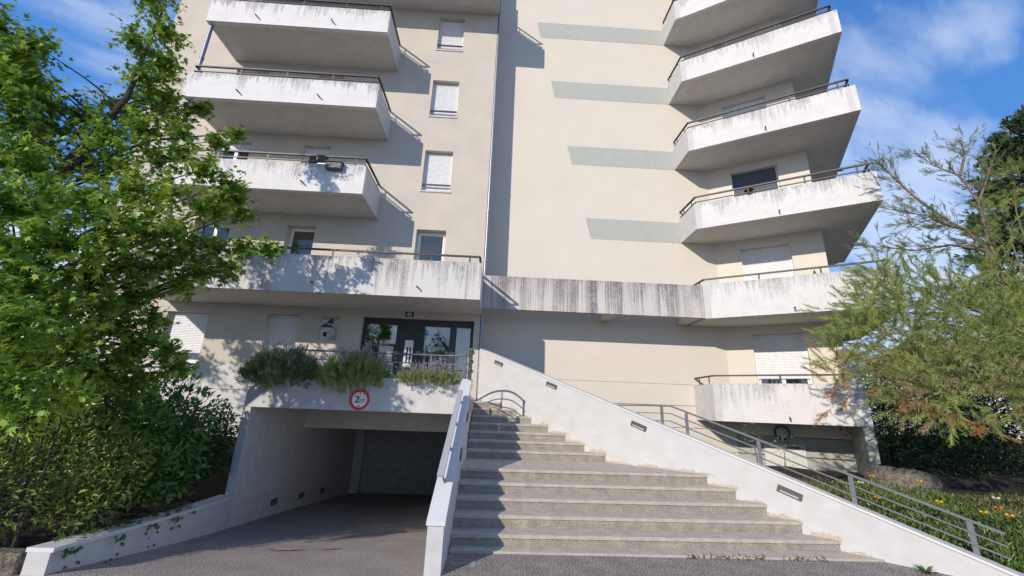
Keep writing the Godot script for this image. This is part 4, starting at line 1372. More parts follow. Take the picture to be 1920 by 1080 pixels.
func make_sweetgum() -> void:
	rng.seed = 77
	var tree := thing("sweetgum_tree", "large sweetgum tree with star-shaped green leaves in front of the left balconies", "tree")
	var base := Vector3(-6.95, -1.5, -6.05)
	var trunk := [base, Vector3(-7.0, 0.2, -6.1), Vector3(-7.1, 1.8, -6.1), Vector3(-7.2, 3.2, -6.15), Vector3(-7.05, 4.1, -6.3), Vector3(-6.9, 5.2, -6.5), Vector3(-7.1, 7.6, -6.75)]
	var g := Geo.new()
	g.tube(trunk, [0.15, 0.125, 0.11, 0.095, 0.07, 0.045, 0.015], 10)
	put("trunk", g, mats.bark, tree)
	var clusters := [[-7.25,7.78,-6.60,0.50],[-6.94,6.96,-6.70,0.50],[-7.01,6.37,-6.30,0.40],[-6.97,6.50,-6.90,0.45],[-6.95,5.82,-6.60,0.55],[-6.90,6.34,-7.00,0.30],[-7.24,5.24,-6.80,0.55],[-7.04,5.64,-7.10,0.50],[-8.24,5.61,-5.60,0.45],[-7.96,5.62,-5.90,0.35],[-7.76,5.00,-5.60,0.40],[-7.72,4.88,-5.80,0.40],[-7.36,4.24,-5.30,0.50],[-7.63,4.64,-6.00,0.40],[-7.20,3.85,-5.50,0.50],[-7.58,4.28,-6.20,0.50],[-7.37,4.67,-6.40,0.45],[-6.02,3.73,-5.60,0.50],[-6.51,4.58,-6.50,0.41],[-6.49,5.22,-7.00,0.33],[-6.42,5.57,-7.20,0.25],[-6.18,5.66,-7.20,0.22],[-6.80,5.72,-7.10,0.30],[-6.51,2.92,-5.00,0.50],[-6.58,3.01,-5.40,0.50],[-7.49,3.93,-6.60,0.50],[-7.15,4.04,-6.90,0.50],[-5.88,3.84,-6.30,0.41],[-5.69,4.16,-6.60,0.34],[-5.49,4.67,-6.90,0.25],[-5.22,4.94,-7.00,0.20],[-6.07,4.73,-6.80,0.29],[-5.97,2.15,-4.80,0.55],[-5.96,2.44,-5.20,0.50],[-5.28,2.37,-5.00,0.50],[-5.65,2.96,-5.80,0.50],[-4.93,2.89,-5.60,0.41],[-5.01,3.62,-6.20,0.33],[-4.72,3.51,-6.40,0.33],[-4.62,3.32,-6.60,0.29],[-4.65,2.86,-6.00,0.33],[-5.47,1.54,-4.60,0.50],[-5.36,1.74,-4.90,0.50],[-5.01,1.94,-5.00,0.50],[-4.77,2.12,-5.20,0.45],[-4.70,2.31,-5.60,0.40],[-4.63,2.91,-6.20,0.25],[-4.48,3.08,-6.60,0.25],[-5.37,1.16,-4.80,0.50],[-5.50,1.48,-5.40,0.50],[-5.19,1.72,-5.60,0.45],[-4.88,1.89,-5.80,0.40],[-4.72,2.18,-6.00,0.35],[-4.40,2.20,-6.10,0.30],[-4.09,2.31,-6.30,0.28],[-3.84,2.39,-6.50,0.22],[-4.13,1.91,-6.10,0.25],[-4.47,1.81,-6.00,0.28],[-4.99,0.66,-4.40,0.50],[-5.14,0.88,-4.90,0.50],[-5.28,1.16,-5.50,0.45],[-5.16,1.32,-5.80,0.38],[-5.21,0.86,-5.80,0.35],[-4.66,1.61,-5.90,0.25],[-5.20,0.39,-4.90,0.45],[-5.27,0.58,-5.40,0.45],[-5.02,0.42,-5.70,0.40],[-4.90,0.74,-5.90,0.32],[-4.54,0.61,-5.90,0.26],[-4.31,0.40,-5.90,0.20],[-5.27,0.20,-5.60,0.40],[-4.91,0.17,-5.90,0.35],[-4.92,0.04,-4.60,0.40],[-4.84,1.05,-5.90,0.25],[-6.17,1.38,-4.80,0.60],[-6.97,2.50,-5.00,0.60],[-7.98,4.00,-5.40,0.60],[-8.92,5.66,-5.70,0.60],[-8.00,2.20,-5.60,0.70],[-9.30,3.90,-6.00,0.70],[-10.55,5.71,-6.30,0.70],[-5.87,0.64,-4.80,0.50],[-7.55,8.78,-6.70,0.50],[-7.58,8.20,-6.40,0.45],[-9.18,6.70,-5.80,0.50],[-7.90,5.20,-5.70,0.45],[-7.60,4.60,-5.60,0.45],[-8.30,5.00,-5.60,0.50],[-10.50,4.30,-6.20,0.55],[-11.20,4.90,-6.00,0.50],[-10.10,3.30,-6.00,0.50],[-11.40,3.70,-6.40,0.50],[-9.60,5.00,-6.40,0.50],[-9.20,2.60,-5.90,0.50],[-10.20,7.00,-6.30,0.45]]
	var places := []
	var colors := []
	var limb_count := 0
	for c in clusters:
		var m := Vector3(c[0], c[1], c[2])
		var r: float = c[3]
		# limb from the trunk to the clump
		var flat := Vector2(m.x + 7.1, m.z + 6.15).length()
		var h := clampf(m.y - flat * 0.75, 0.0, 3.0 if m.x < -8.0 else 7.2)
		var root := Vector3.ZERO
		for i in trunk.size() - 1:
			if h >= trunk[i].y and h <= trunk[i + 1].y:
				root = trunk[i].lerp(trunk[i + 1], (h - trunk[i].y) / (trunk[i + 1].y - trunk[i].y))
		var mid := root.lerp(m, 0.5) + Vector3(0, 0.08 * flat, 0) + rand_dir() * 0.1
		var limb := Geo.new()
		var r0 := clampf(0.008 + 0.009 * root.distance_to(m), 0.01, 0.034)
		limb.tube([root, root.lerp(mid, 0.5) + Vector3(0, 0.03, 0), mid, mid.lerp(m, 0.5), m], [r0, r0 * 0.85, r0 * 0.7, r0 * 0.45, 0.005], 6)
		put("limb", limb, mats.bark, tree)
		var dressed := int(root.distance_to(m) * 9.0)
		for k in dressed:
			var t := rng.randf_range(0.25, 1.0)
			var p := (root.lerp(mid, t * 2.0) if t < 0.5 else mid.lerp(m, t * 2.0 - 1.0)) + rand_dir() * rng.randf_range(0.03, 0.22)
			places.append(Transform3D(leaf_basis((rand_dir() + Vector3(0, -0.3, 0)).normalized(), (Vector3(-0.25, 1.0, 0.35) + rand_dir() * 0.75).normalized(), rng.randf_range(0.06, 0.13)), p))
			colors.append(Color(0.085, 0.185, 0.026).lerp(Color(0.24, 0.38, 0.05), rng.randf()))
		var twigs := int(17 + r * 46)
		for k in twigs:
			var d := (rand_dir() + Vector3(0, 0.15, 0) + (m - Vector3(-7.1, m.y, -6.15)).normalized() * 0.35).normalized()
			var length := r * rng.randf_range(0.55, 1.25)
			var n := int(4 + length * 19)
			var tone := rng.randf()
			for j in n:
				var t := (j + 0.6) / n
				var p := m + d * length * t + Vector3(0, -0.10 * t * t * length, 0) + rand_dir() * 0.035
				var side := rand_dir()
				var dir := (d * 0.5 + side * 0.9 + Vector3(0, -0.35, 0)).normalized()
				var face := (Vector3(-0.25, 1.0, 0.35) + rand_dir() * 0.75).normalized()
				var size := 0.05 + 0.08 * pow(rng.randf(), 0.8)
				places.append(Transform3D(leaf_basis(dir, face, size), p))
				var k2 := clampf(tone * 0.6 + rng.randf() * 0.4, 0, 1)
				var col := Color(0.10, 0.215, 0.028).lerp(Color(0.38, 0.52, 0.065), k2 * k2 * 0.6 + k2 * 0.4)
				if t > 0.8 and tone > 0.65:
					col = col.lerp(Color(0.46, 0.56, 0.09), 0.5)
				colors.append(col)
	var leaf := star_leaf()
	var tints := [solid_leaf("leaf_green", Color(0.17, 0.30, 0.038)), solid_leaf("leaf_bright", Color(0.27, 0.41, 0.05)), solid_leaf("leaf_deep", Color(0.12, 0.235, 0.03))]
	pick_leaves(tree, leaf, places, colors, 300, tints)
	scatter("crown", tree, leaf, leaf_mat("leaf"), places, colors)

# lumps: [centre, radius]; leaves sit on and under the surface of each lump
func make_shrub(called: String, label: String, group: String, lumps: Array, leaf: Mesh, size: Vector2, density: float, lo: Color, hi: Color, seed_: int, singles := 0, foot := -99.0) -> Node3D:
	rng.seed = seed_
	var s := thing(called, label, "shrub", group)
	var places := []
	var colors := []
	var base := Vector3.ZERO
	for l in lumps:
		base += l[0] / lumps.size()
	base.y = foot if foot > -50.0 else -1.5
	for l in lumps:
		var m: Vector3 = l[0]
		var r: Vector3 = l[1] if l[1] is Vector3 else Vector3.ONE * l[1]
		var st := Geo.new()
		var b := base.lerp(Vector3(m.x, base.y, m.z), 0.6)
		st.tube([b, b.lerp(m, 0.5) + rand_dir() * 0.05, m + Vector3(0, r.y * 0.4, 0)], [0.018, 0.012, 0.004], 5)
		put("stem", st, mats.bark, s)
		var n := int(density * (r.x * r.y + r.y * r.z + r.x * r.z) * 4.0)
		for k in n:
			var d := rand_dir()
			var depth := 1.0 - pow(rng.randf(), 2.0) * 0.75
			var bump := 1.0 + 0.22 * sin(d.x * 7.0 + m.x * 9.0) * cos(d.y * 6.0 + m.z * 7.0)
			var p := m + d * r * depth * bump
			if p.y < base.y + 0.02:
				continue
			var dir := (d + rand_dir() * 0.9 + Vector3(0, 0.2, 0)).normalized()
			var face := (d * 0.6 + Vector3(-0.2, 0.8, 0.3) + rand_dir() * 0.7).normalized()
			places.append(Transform3D(leaf_basis(dir, face, rng.randf_range(size.x, size.y)), p))
			colors.append(lo.lerp(hi, rng.randf()))
	if singles:
		pick_leaves(s, leaf, places, colors, singles, [solid_leaf(called + "_leaf", lo.lerp(hi, 0.35)), solid_leaf(called + "_leaf_pale", lo.lerp(hi, 0.8))])
	scatter("foliage", s, leaf, leaf_mat("leaf_glossy", 0.38, 0.35), places, colors)
	return s

func make_left_shrubs() -> void:
	var oval := oval_leaf(0.42)
	var slim := oval_leaf(0.3)
	var group := "shrubs in the bed beside the driveway"
	make_shrub("viburnum_shrub", "yellow-green tangled shrub beside the near end of the low wall", group, [[Vector3(-5.3, -1.0, -5.1), Vector3(0.55, 0.5, 0.4)], [Vector3(-5.5, -0.95, -4.75), Vector3(0.5, 0.55, 0.3)], [Vector3(-6.2, -0.9, -4.8), Vector3(0.6, 0.6, 0.35)], [Vector3(-4.75, -1.15, -5.45), Vector3(0.4, 0.35, 0.35)], [Vector3(-5.9, -0.8, -5.0), Vector3(0.6, 0.6, 0.4)], [Vector3(-5.1, -0.65, -5.6), Vector3(0.5, 0.5, 0.4)], [Vector3(-4.75, -0.8, -5.9), Vector3(0.35, 0.4, 0.35)]], slim, Vector2(0.055, 0.105), 430.0, Color(0.075, 0.14, 0.022), Color(0.27, 0.32, 0.065), 5, 200, -1.5)
	make_shrub("laurel_shrub", "broad-leaved bright green shrub in the middle of the bed", group, [[Vector3(-5.3, -0.15, -6.2), Vector3(0.6, 0.6, 0.5)], [Vector3(-4.95, -0.55, -6.3), Vector3(0.45, 0.55, 0.4)], [Vector3(-4.75, -1.1, -6.5), Vector3(0.35, 0.45, 0.4)], [Vector3(-5.6, -0.6, -6.4), Vector3(0.6, 0.8, 0.5)]], oval, Vector2(0.08, 0.14), 190.0, Color(0.045, 0.115, 0.02), Color(0.13, 0.25, 0.04), 6, 150, -1.4)
	make_shrub("walnut_sapling", "sapling with long light yellow-green leaves under the sweetgum tree", group, [[Vector3(-4.75, -0.05, -5.0), Vector3(0.22, 0.2, 0.2)], [Vector3(-4.95, 0.0, -5.1), Vector3(0.25, 0.2, 0.2)], [Vector3(-5.05, -0.25, -4.9), Vector3(0.2, 0.2, 0.2)]], slim, Vector2(0.12, 0.19), 120.0, Color(0.22, 0.36, 0.04), Color(0.36, 0.48, 0.055), 7, 40, -1.5)
	make_shrub("privet_shrub", "dark dense shrub against the left wall of the garage", group, [[Vector3(-4.93, -1.4, -8.3), Vector3(0.2, 0.4, 0.3)], [Vector3(-4.9, -1.4, -7.75), Vector3(0.22, 0.4, 0.35)], [Vector3(-4.85, -1.35, -7.1), Vector3(0.25, 0.4, 0.4)], [Vector3(-4.8, -1.35, -6.5), Vector3(0.25, 0.35, 0.4)], [Vector3(-5.25, -0.75, -8.3), Vector3(0.45, 0.7, 0.5)], [Vector3(-5.6, -0.75, -7.9), Vector3(0.5, 0.75, 0.5)], [Vector3(-5.2, -1.05, -7.7), Vector3(0.4, 0.6, 0.5)], [Vector3(-6.1, -0.8, -8.3), Vector3(0.6, 0.7, 0.5)], [Vector3(-5.5, -0.75, -9.0), Vector3(0.6, 0.55, 0.5)], [Vector3(-5.02, -0.75, -8.25), Vector3(0.22, 0.75, 0.35)], [Vector3(-5.05, -1.3, -7.9), Vector3(0.3, 0.45, 0.5)], [Vector3(-5.1, -1.2, -7.3), Vector3(0.4, 0.5, 0.4)], [Vector3(-6.9, -0.6, -8.8), Vector3(0.8, 0.75, 0.6)], [Vector3(-7.9, -0.6, -8.6), Vector3(0.8, 0.8, 0.6)], [Vector3(-8.9, -0.5, -8.4), Vector3(0.9, 0.9, 0.6)]], oval, Vector2(0.055, 0.095), 330.0, Color(0.022, 0.048, 0.014), Color(0.055, 0.10, 0.025), 8, 0, -1.3)
	make_shrub("cherry_laurel", "tall leafy green shrub between the sweetgum and the dark garage shrub", group, [[Vector3(-5.0, -0.30, -7.1), Vector3(0.5, 0.55, 0.45)], [Vector3(-4.85, -0.75, -7.2), Vector3(0.35, 0.5, 0.4)], [Vector3(-5.5, -0.25, -7.2), Vector3(0.55, 0.7, 0.5)], [Vector3(-4.95, -1.25, -7.0), Vector3(0.35, 0.4, 0.45)]], oval, Vector2(0.09, 0.15), 150.0, Color(0.04, 0.10, 0.018), Color(0.12, 0.24, 0.045), 9, 80, -1.4)
	make_shrub("hazel_shrub", "tall dark shrub at the left end of the bed below the tree", group, [[Vector3(-6.6, -0.3, -5.6), Vector3(0.7, 0.9, 0.5)], [Vector3(-6.3, 0.2, -6.3), Vector3(0.7, 0.7, 0.6)], [Vector3(-7.3, 0.0, -6.4), Vector3(0.8, 1.1, 0.6)], [Vector3(-6.6, -0.2, -7.4), Vector3(0.8, 1.0, 0.6)]], oval, Vector2(0.08, 0.13), 170.0, Color(0.04, 0.10, 0.018), Color(0.11, 0.21, 0.035), 10, 60, -1.5)
	# ivy creeping over the low wall
	rng.seed = 15
	var ivy := thing("ivy", "ivy creeping over the cap of the low wall", "ivy")
	var star := star_leaf()
	var places := []
	var colors := []
	for k in 190:
		var t := rng.randf()
		var hang := pow(rng.randf(), 2.5) * 0.30 if sin(t * 26.0) > 0.2 else 0.0
		var z := lerpf(-4.85, -7.2, t)
		var x := lerpf(-4.24, -4.50, t) + 0.07 * sin(PI * t)
		var top := lerpf(-1.44, -1.58, t)
		if hang > 0.02:
			places.append(Transform3D(leaf_basis(Vector3(0.1, -1, 0.1) + rand_dir() * 0.5, Vector3(1, 0.3, 0.3), rng.randf_range(0.04, 0.075)), Vector3(x + 0.045, top - hang, z)))
		else:
			places.append(Transform3D(leaf_basis(Vector3(0.8, 0, 0.3) + rand_dir() * 0.6, Vector3(0.2, 1, 0.2), rng.randf_range(0.045, 0.08)), Vector3(x - rng.randf() * 0.25, top + 0.02 + rng.randf() * 0.04, z)))
		colors.append(Color(0.03, 0.08, 0.016).lerp(Color(0.09, 0.18, 0.03), rng.randf()))
	pick_leaves(ivy, star, places, colors, 190, [solid_leaf("ivy_leaf", Color(0.04, 0.105, 0.02)), solid_leaf("ivy_leaf_pale", Color(0.075, 0.16, 0.03))])

func make_lavender() -> void:
	# one tuft: narrow leaves low, bare stalks with flower spikes above
	var leaf_g := Geo.new()
	var r := RandomNumberGenerator.new(); r.seed = 3
	for k in 26:
		var d := Vector3(r.randf_range(-0.5, 0.5), 1.0, r.randf_range(-0.5, 0.5)).normalized()
		var p := Vector3(r.randf_range(-0.03, 0.03), r.randf_range(0.0, 0.12), r.randf_range(-0.03, 0.03))
		var s := d.cross(rand_dir()).normalized() * 0.0045
		var l := r.randf_range(0.06, 0.11)
		leaf_g.quad(p - s, p + s, p + d * l + s * 0.3, p + d * l - s * 0.3, s.cross(d))
	var fl := Geo.new()
	for k in 5:
		var d := Vector3(r.randf_range(-0.35, 0.35), 1.0, r.randf_range(-0.35, 0.35)).normalized()
		var l := r.randf_range(0.22, 0.34)
		var s := d.cross(Vector3(r.randf_range(-1, 1), 0.1, r.randf_range(-1, 1))).normalized()
		fl.tint = Color(0.16, 0.20, 0.09)
		fl.quad(-s * 0.0018, s * 0.0018, d * l + s * 0.0018, d * l - s * 0.0018, s.cross(d))
		fl.tint = Color(0.42, 0.36, 0.39)
		var s2 := s.cross(d)
		for q in [s, s2]:
			fl.quad(d * (l - 0.05) - q * 0.005, d * (l - 0.05) + q * 0.005, d * l + q * 0.003, d * l - q * 0.003, q.cross(d))
	var lm := leaf_g.mesh()
	var fm := fl.mesh()
	var specs := [
		["large dark lavender bush at the left end of the planter", -4.30, 0.66, 0.48, 850, Color(0.11, 0.165, 0.06), Color(0.23, 0.31, 0.11), 0.60],
		["green lavender bush hanging over the height limit sign", -2.84, 0.64, 0.45, 800, Color(0.16, 0.235, 0.07), Color(0.33, 0.41, 0.12), 0.72],
		["sparse small lavender bush at the stair end of the planter", -1.36, 0.60, 0.15, 240, Color(0.18, 0.215, 0.085), Color(0.31, 0.35, 0.14), 0.30]]
	var k := 0
	for sp in specs:
		rng.seed = 40 + k
		k += 1
		var b := thing("lavender_bush", sp[0], "lavender", "lavender in the planter")
		var places := []; var colors := []; var fp := []; var fc := []
		var c := Vector3(sp[1], 0.46, -8.72)
		for i in int(sp[4]):
			var a := rng.randf_range(0, TAU)
			var q := sqrt(rng.randf())
			var off := Vector3(cos(a) * q * sp[2], 0, sin(a) * q * 0.30)
			var dome := sqrt(maxf(0.0, 1.0 - q * q))
			var lean := Vector3(cos(a) * q * 0.75, 0.45 + 0.7 * dome, sin(a) * q * 0.9 + 0.12).normalized()
			var over := maxf(0.0, off.z) * (1.6 if sp[7] > 0.65 else (1.3 if sp[7] > 0.4 else 0.4))
			var p := c + off + Vector3(0, dome * sp[3] * rng.randf_range(0.3, 1.0) - over * 0.9 * rng.randf(), over * rng.randf() * 0.9)
			if p.z > -8.57 or p.y > 0.5:
				p.y = maxf(p.y, 0.20)
			else:
				p.y = maxf(p.y, 0.46)
			var sc := rng.randf_range(0.85, 1.35)
			places.append(Transform3D(leaf_basis(lean, rand_dir(), sc), p))
			colors.append((sp[5] as Color).lerp(sp[6], rng.randf()))
			if rng.randf() < 0.22 * (0.2 + dome):
				fp.append(Transform3D(leaf_basis((lean + Vector3(0, 0.5, 0)).normalized(), rand_dir(), rng.randf_range(0.9, 1.3)), p + Vector3(0, 0.04, 0)))
				fc.append(Color(1, 1, 1) * rng.randf_range(0.8, 1.2))
		scatter("foliage", b, lm, leaf_mat("lavender_leaf", 0.7, 0.3), places, colors)
		scatter("flower_spikes", b, fm, leaf_mat("lavender_flower", 0.8, 0.25), fp, fc)

func make_tamarisk() -> void:
	rng.seed = 501
	var tree := thing("tamarisk_tree", "feathery tamarisk tree with thin arching branches beside the right wing", "tree")
	var base := Vector3(11.4, -1.3, -7.6)
	var fork := Vector3(11.1, 1.6, -7.8)
	var g := Geo.new()
	g.tube([base, Vector3(11.35, 0.1, -7.65), fork, Vector3(11.0, 2.7, -7.95)], [0.15, 0.12, 0.09, 0.06], 9)
	put("trunk", g, mats.bark, tree)
	var green := []; var gc := []
	var masses := [[7.35,2.16,-8.00,0.50],[8.00,2.53,-8.00,0.50],[6.76,1.52,-7.60,0.45],[7.71,1.59,-7.80,0.60],[8.50,2.21,-8.00,0.60],[9.00,2.30,-7.80,0.60],[9.40,2.16,-7.60,0.60],[9.98,2.27,-7.50,0.60],[7.84,1.13,-7.40,0.55],[8.40,1.34,-7.30,0.60],[9.01,1.35,-7.20,0.60],[9.40,1.44,-7.00,0.60],[7.07,0.91,-7.40,0.45],[6.48,0.87,-7.30,0.35],[6.04,0.57,-7.20,0.30],[7.29,0.53,-7.20,0.40],[7.68,0.62,-7.00,0.50],[8.36,0.65,-7.00,0.50],[8.82,0.75,-6.80,0.50],[9.82,2.98,-8.40,0.50],[10.74,3.11,-8.30,0.50],[11.48,3.50,-8.20,0.60],[9.32,3.14,-8.60,0.40],[8.42,3.28,-8.40,0.35],[11.98,4.66,-8.40,0.50],[12.75,5.83,-8.60,0.50],[6.09,0.95,-7.30,0.30],[10.4,1.2,-7.2,0.6],[10.6,2.0,-7.4,0.6],[10.3,0.7,-6.9,0.5]]
	for m in masses:
		var c := Vector3(m[0], m[1], m[2])
		var mid := fork.lerp(c, 0.5) + Vector3(0, 0.25, 0) + rand_dir() * 0.15
		var b := Geo.new()
		var r0 := 0.008 + 0.006 * fork.distance_to(c)
		b.tube([fork, fork.lerp(mid, 0.5) + Vector3(0, 0.1, 0), mid, mid.lerp(c, 0.55) + rand_dir() * 0.05, c], [r0, r0 * 0.8, r0 * 0.6, r0 * 0.4, 0.004], 5)
		put("branch", b, mats.twig, tree)
		var edge := clampf((m[0] - 6.0) / 2.0, 0.25, 1.0)
		for k in int((165.0 if m[1] < 2.8 else 110.0) * m[3] * edge):
			var d := rand_dir()
			var p: Vector3 = c + d * m[3] * pow(rng.randf(), 0.5) * 1.15
			var dir := (Vector3(-0.75, 0.25, 0.1) + d * 0.9 + Vector3(0, -0.1, 0)).normalized()
			green.append(Transform3D(leaf_basis(dir, rand_dir(), rng.randf_range(0.7, 1.5)), p))
			var q := rng.randf()
			var col := Color(0.17, 0.235, 0.07).lerp(Color(0.36, 0.41, 0.13), q)
			if m[1] < 1.2 and rng.randf() < 0.2:
				col = Color(0.32, 0.25, 0.13)
			if m[0] < 6.6 and rng.randf() < 0.4:
				col = Color(0.38, 0.19, 0.07)
			gc.append(col)
	# long bare arching boughs against the sky, thinly clothed
	var arcs := [
		[Vector3(11.0, 2.64, -7.9), Vector3(10.88, 3.15, -8.0), Vector3(10.84, 3.81, -8.1), Vector3(10.62, 4.36, -8.2), Vector3(10.3, 4.66, -8.3), Vector3(9.67, 4.81, -8.4), Vector3(9.2, 4.95, -8.5)],
		[Vector3(10.88, 3.3, -8.0), Vector3(10.95, 4.1, -8.1), Vector3(11.28, 5.13, -8.3), Vector3(11.29, 5.98, -8.5), Vector3(10.8, 6.31, -8.6), Vector3(10.5, 6.8, -8.7)],
		[Vector3(10.84, 3.81, -8.1), Vector3(10.3, 4.0, -8.3), Vector3(9.6, 3.9, -8.5), Vector3(9.0, 4.0, -8.6), Vector3(8.5, 3.95, -8.6)],
		[Vector3(10.3, 4.66, -8.3), Vector3(9.8, 5.3, -8.4), Vector3(9.5, 5.9, -8.5), Vector3(9.3, 6.2, -8.5)],
		[Vector3(11.29, 5.98, -8.5), Vector3(11.7, 6.6, -8.6), Vector3(11.9, 7.1, -8.7)],
		[Vector3(11.28, 5.13, -8.3), Vector3(12.0, 6.0, -8.5), Vector3(12.8, 7.0, -8.7)],
		[Vector3(10.62, 4.36, -8.2), Vector3(10.1, 4.3, -8.0), Vector3(9.5, 4.4, -7.9), Vector3(9.0, 4.2, -7.9)]]
	for a in arcs:
		var b := Geo.new()
		var rad := []
		for i in a.size():
			rad.append(lerpf(0.034, 0.004, float(i) / (a.size() - 1)))
		b.tube(a, rad, 6)
		put("bough", b, mats.twig, tree)
		for k in a.size() * 8:
			var t := rng.randf_range(0.5, a.size() - 1.01)
			var i := int(t)
			var p: Vector3 = a[i].lerp(a[i + 1], t - i)
			var dir: Vector3 = ((a[i + 1] - a[i]).normalized() + rand_dir() * 0.9 + Vector3(-0.2, 0.25, 0)).normalized()
			var l := rng.randf_range(0.25, 0.75)
			var tw := Geo.new()
			var tip: Vector3 = p + dir * l + Vector3(0, -0.05, 0)
			tw.tube([p, p.lerp(tip, 0.5) + rand_dir() * 0.03, tip], [0.006, 0.004, 0.002], 4, false)
			put("twig", tw, mats.twig, tree)
			for q in 4:
				green.append(Transform3D(leaf_basis((dir + rand_dir() * 0.6).normalized(), rand_dir(), rng.randf_range(0.3, 0.7)), p.lerp(tip, rng.randf_range(0.3, 1.0))))
				gc.append(Color(0.16, 0.21, 0.08).lerp(Color(0.28, 0.31, 0.12), rng.randf()))
	scatter("crown", tree, feather(0.32, 84, 9), leaf_mat("tamarisk_leaf", 0.75, 0.4), green, gc)
	# the broken rust-coloured branch hanging below
	var dead := [Vector3(8.75, -0.2, -6.9), Vector3(8.2, 0.0, -6.9), Vector3(7.77, 0.23, -7.0), Vector3(7.53, 0.35, -7.1), Vector3(6.95, 0.40, -7.2)]
	var db := Geo.new()
	db.tube(dead, [0.035, 0.032, 0.022, 0.015, 0.006], 7)
	put("dead_branch", db, mats.dead_wood, tree)
	var dp := []; var dc := []
	for k in 150:
		var t := rng.randf_range(0.8, 3.99)
		var i := int(t)
		var p: Vector3 = dead[i].lerp(dead[i + 1], t - i)
		dp.append(Transform3D(leaf_basis((Vector3(-0.6, -0.35, 0.1) + rand_dir() * 0.8).normalized(), rand_dir(), rng.randf_range(0.4, 0.9)), p))
		dc.append(Color(0.36, 0.175, 0.06).lerp(Color(0.50, 0.29, 0.12), rng.randf()))
	scatter("dead_sprays", tree, feather(0.22, 18, 4), leaf_mat("tamarisk_leaf", 0.75, 0.4), dp, dc)

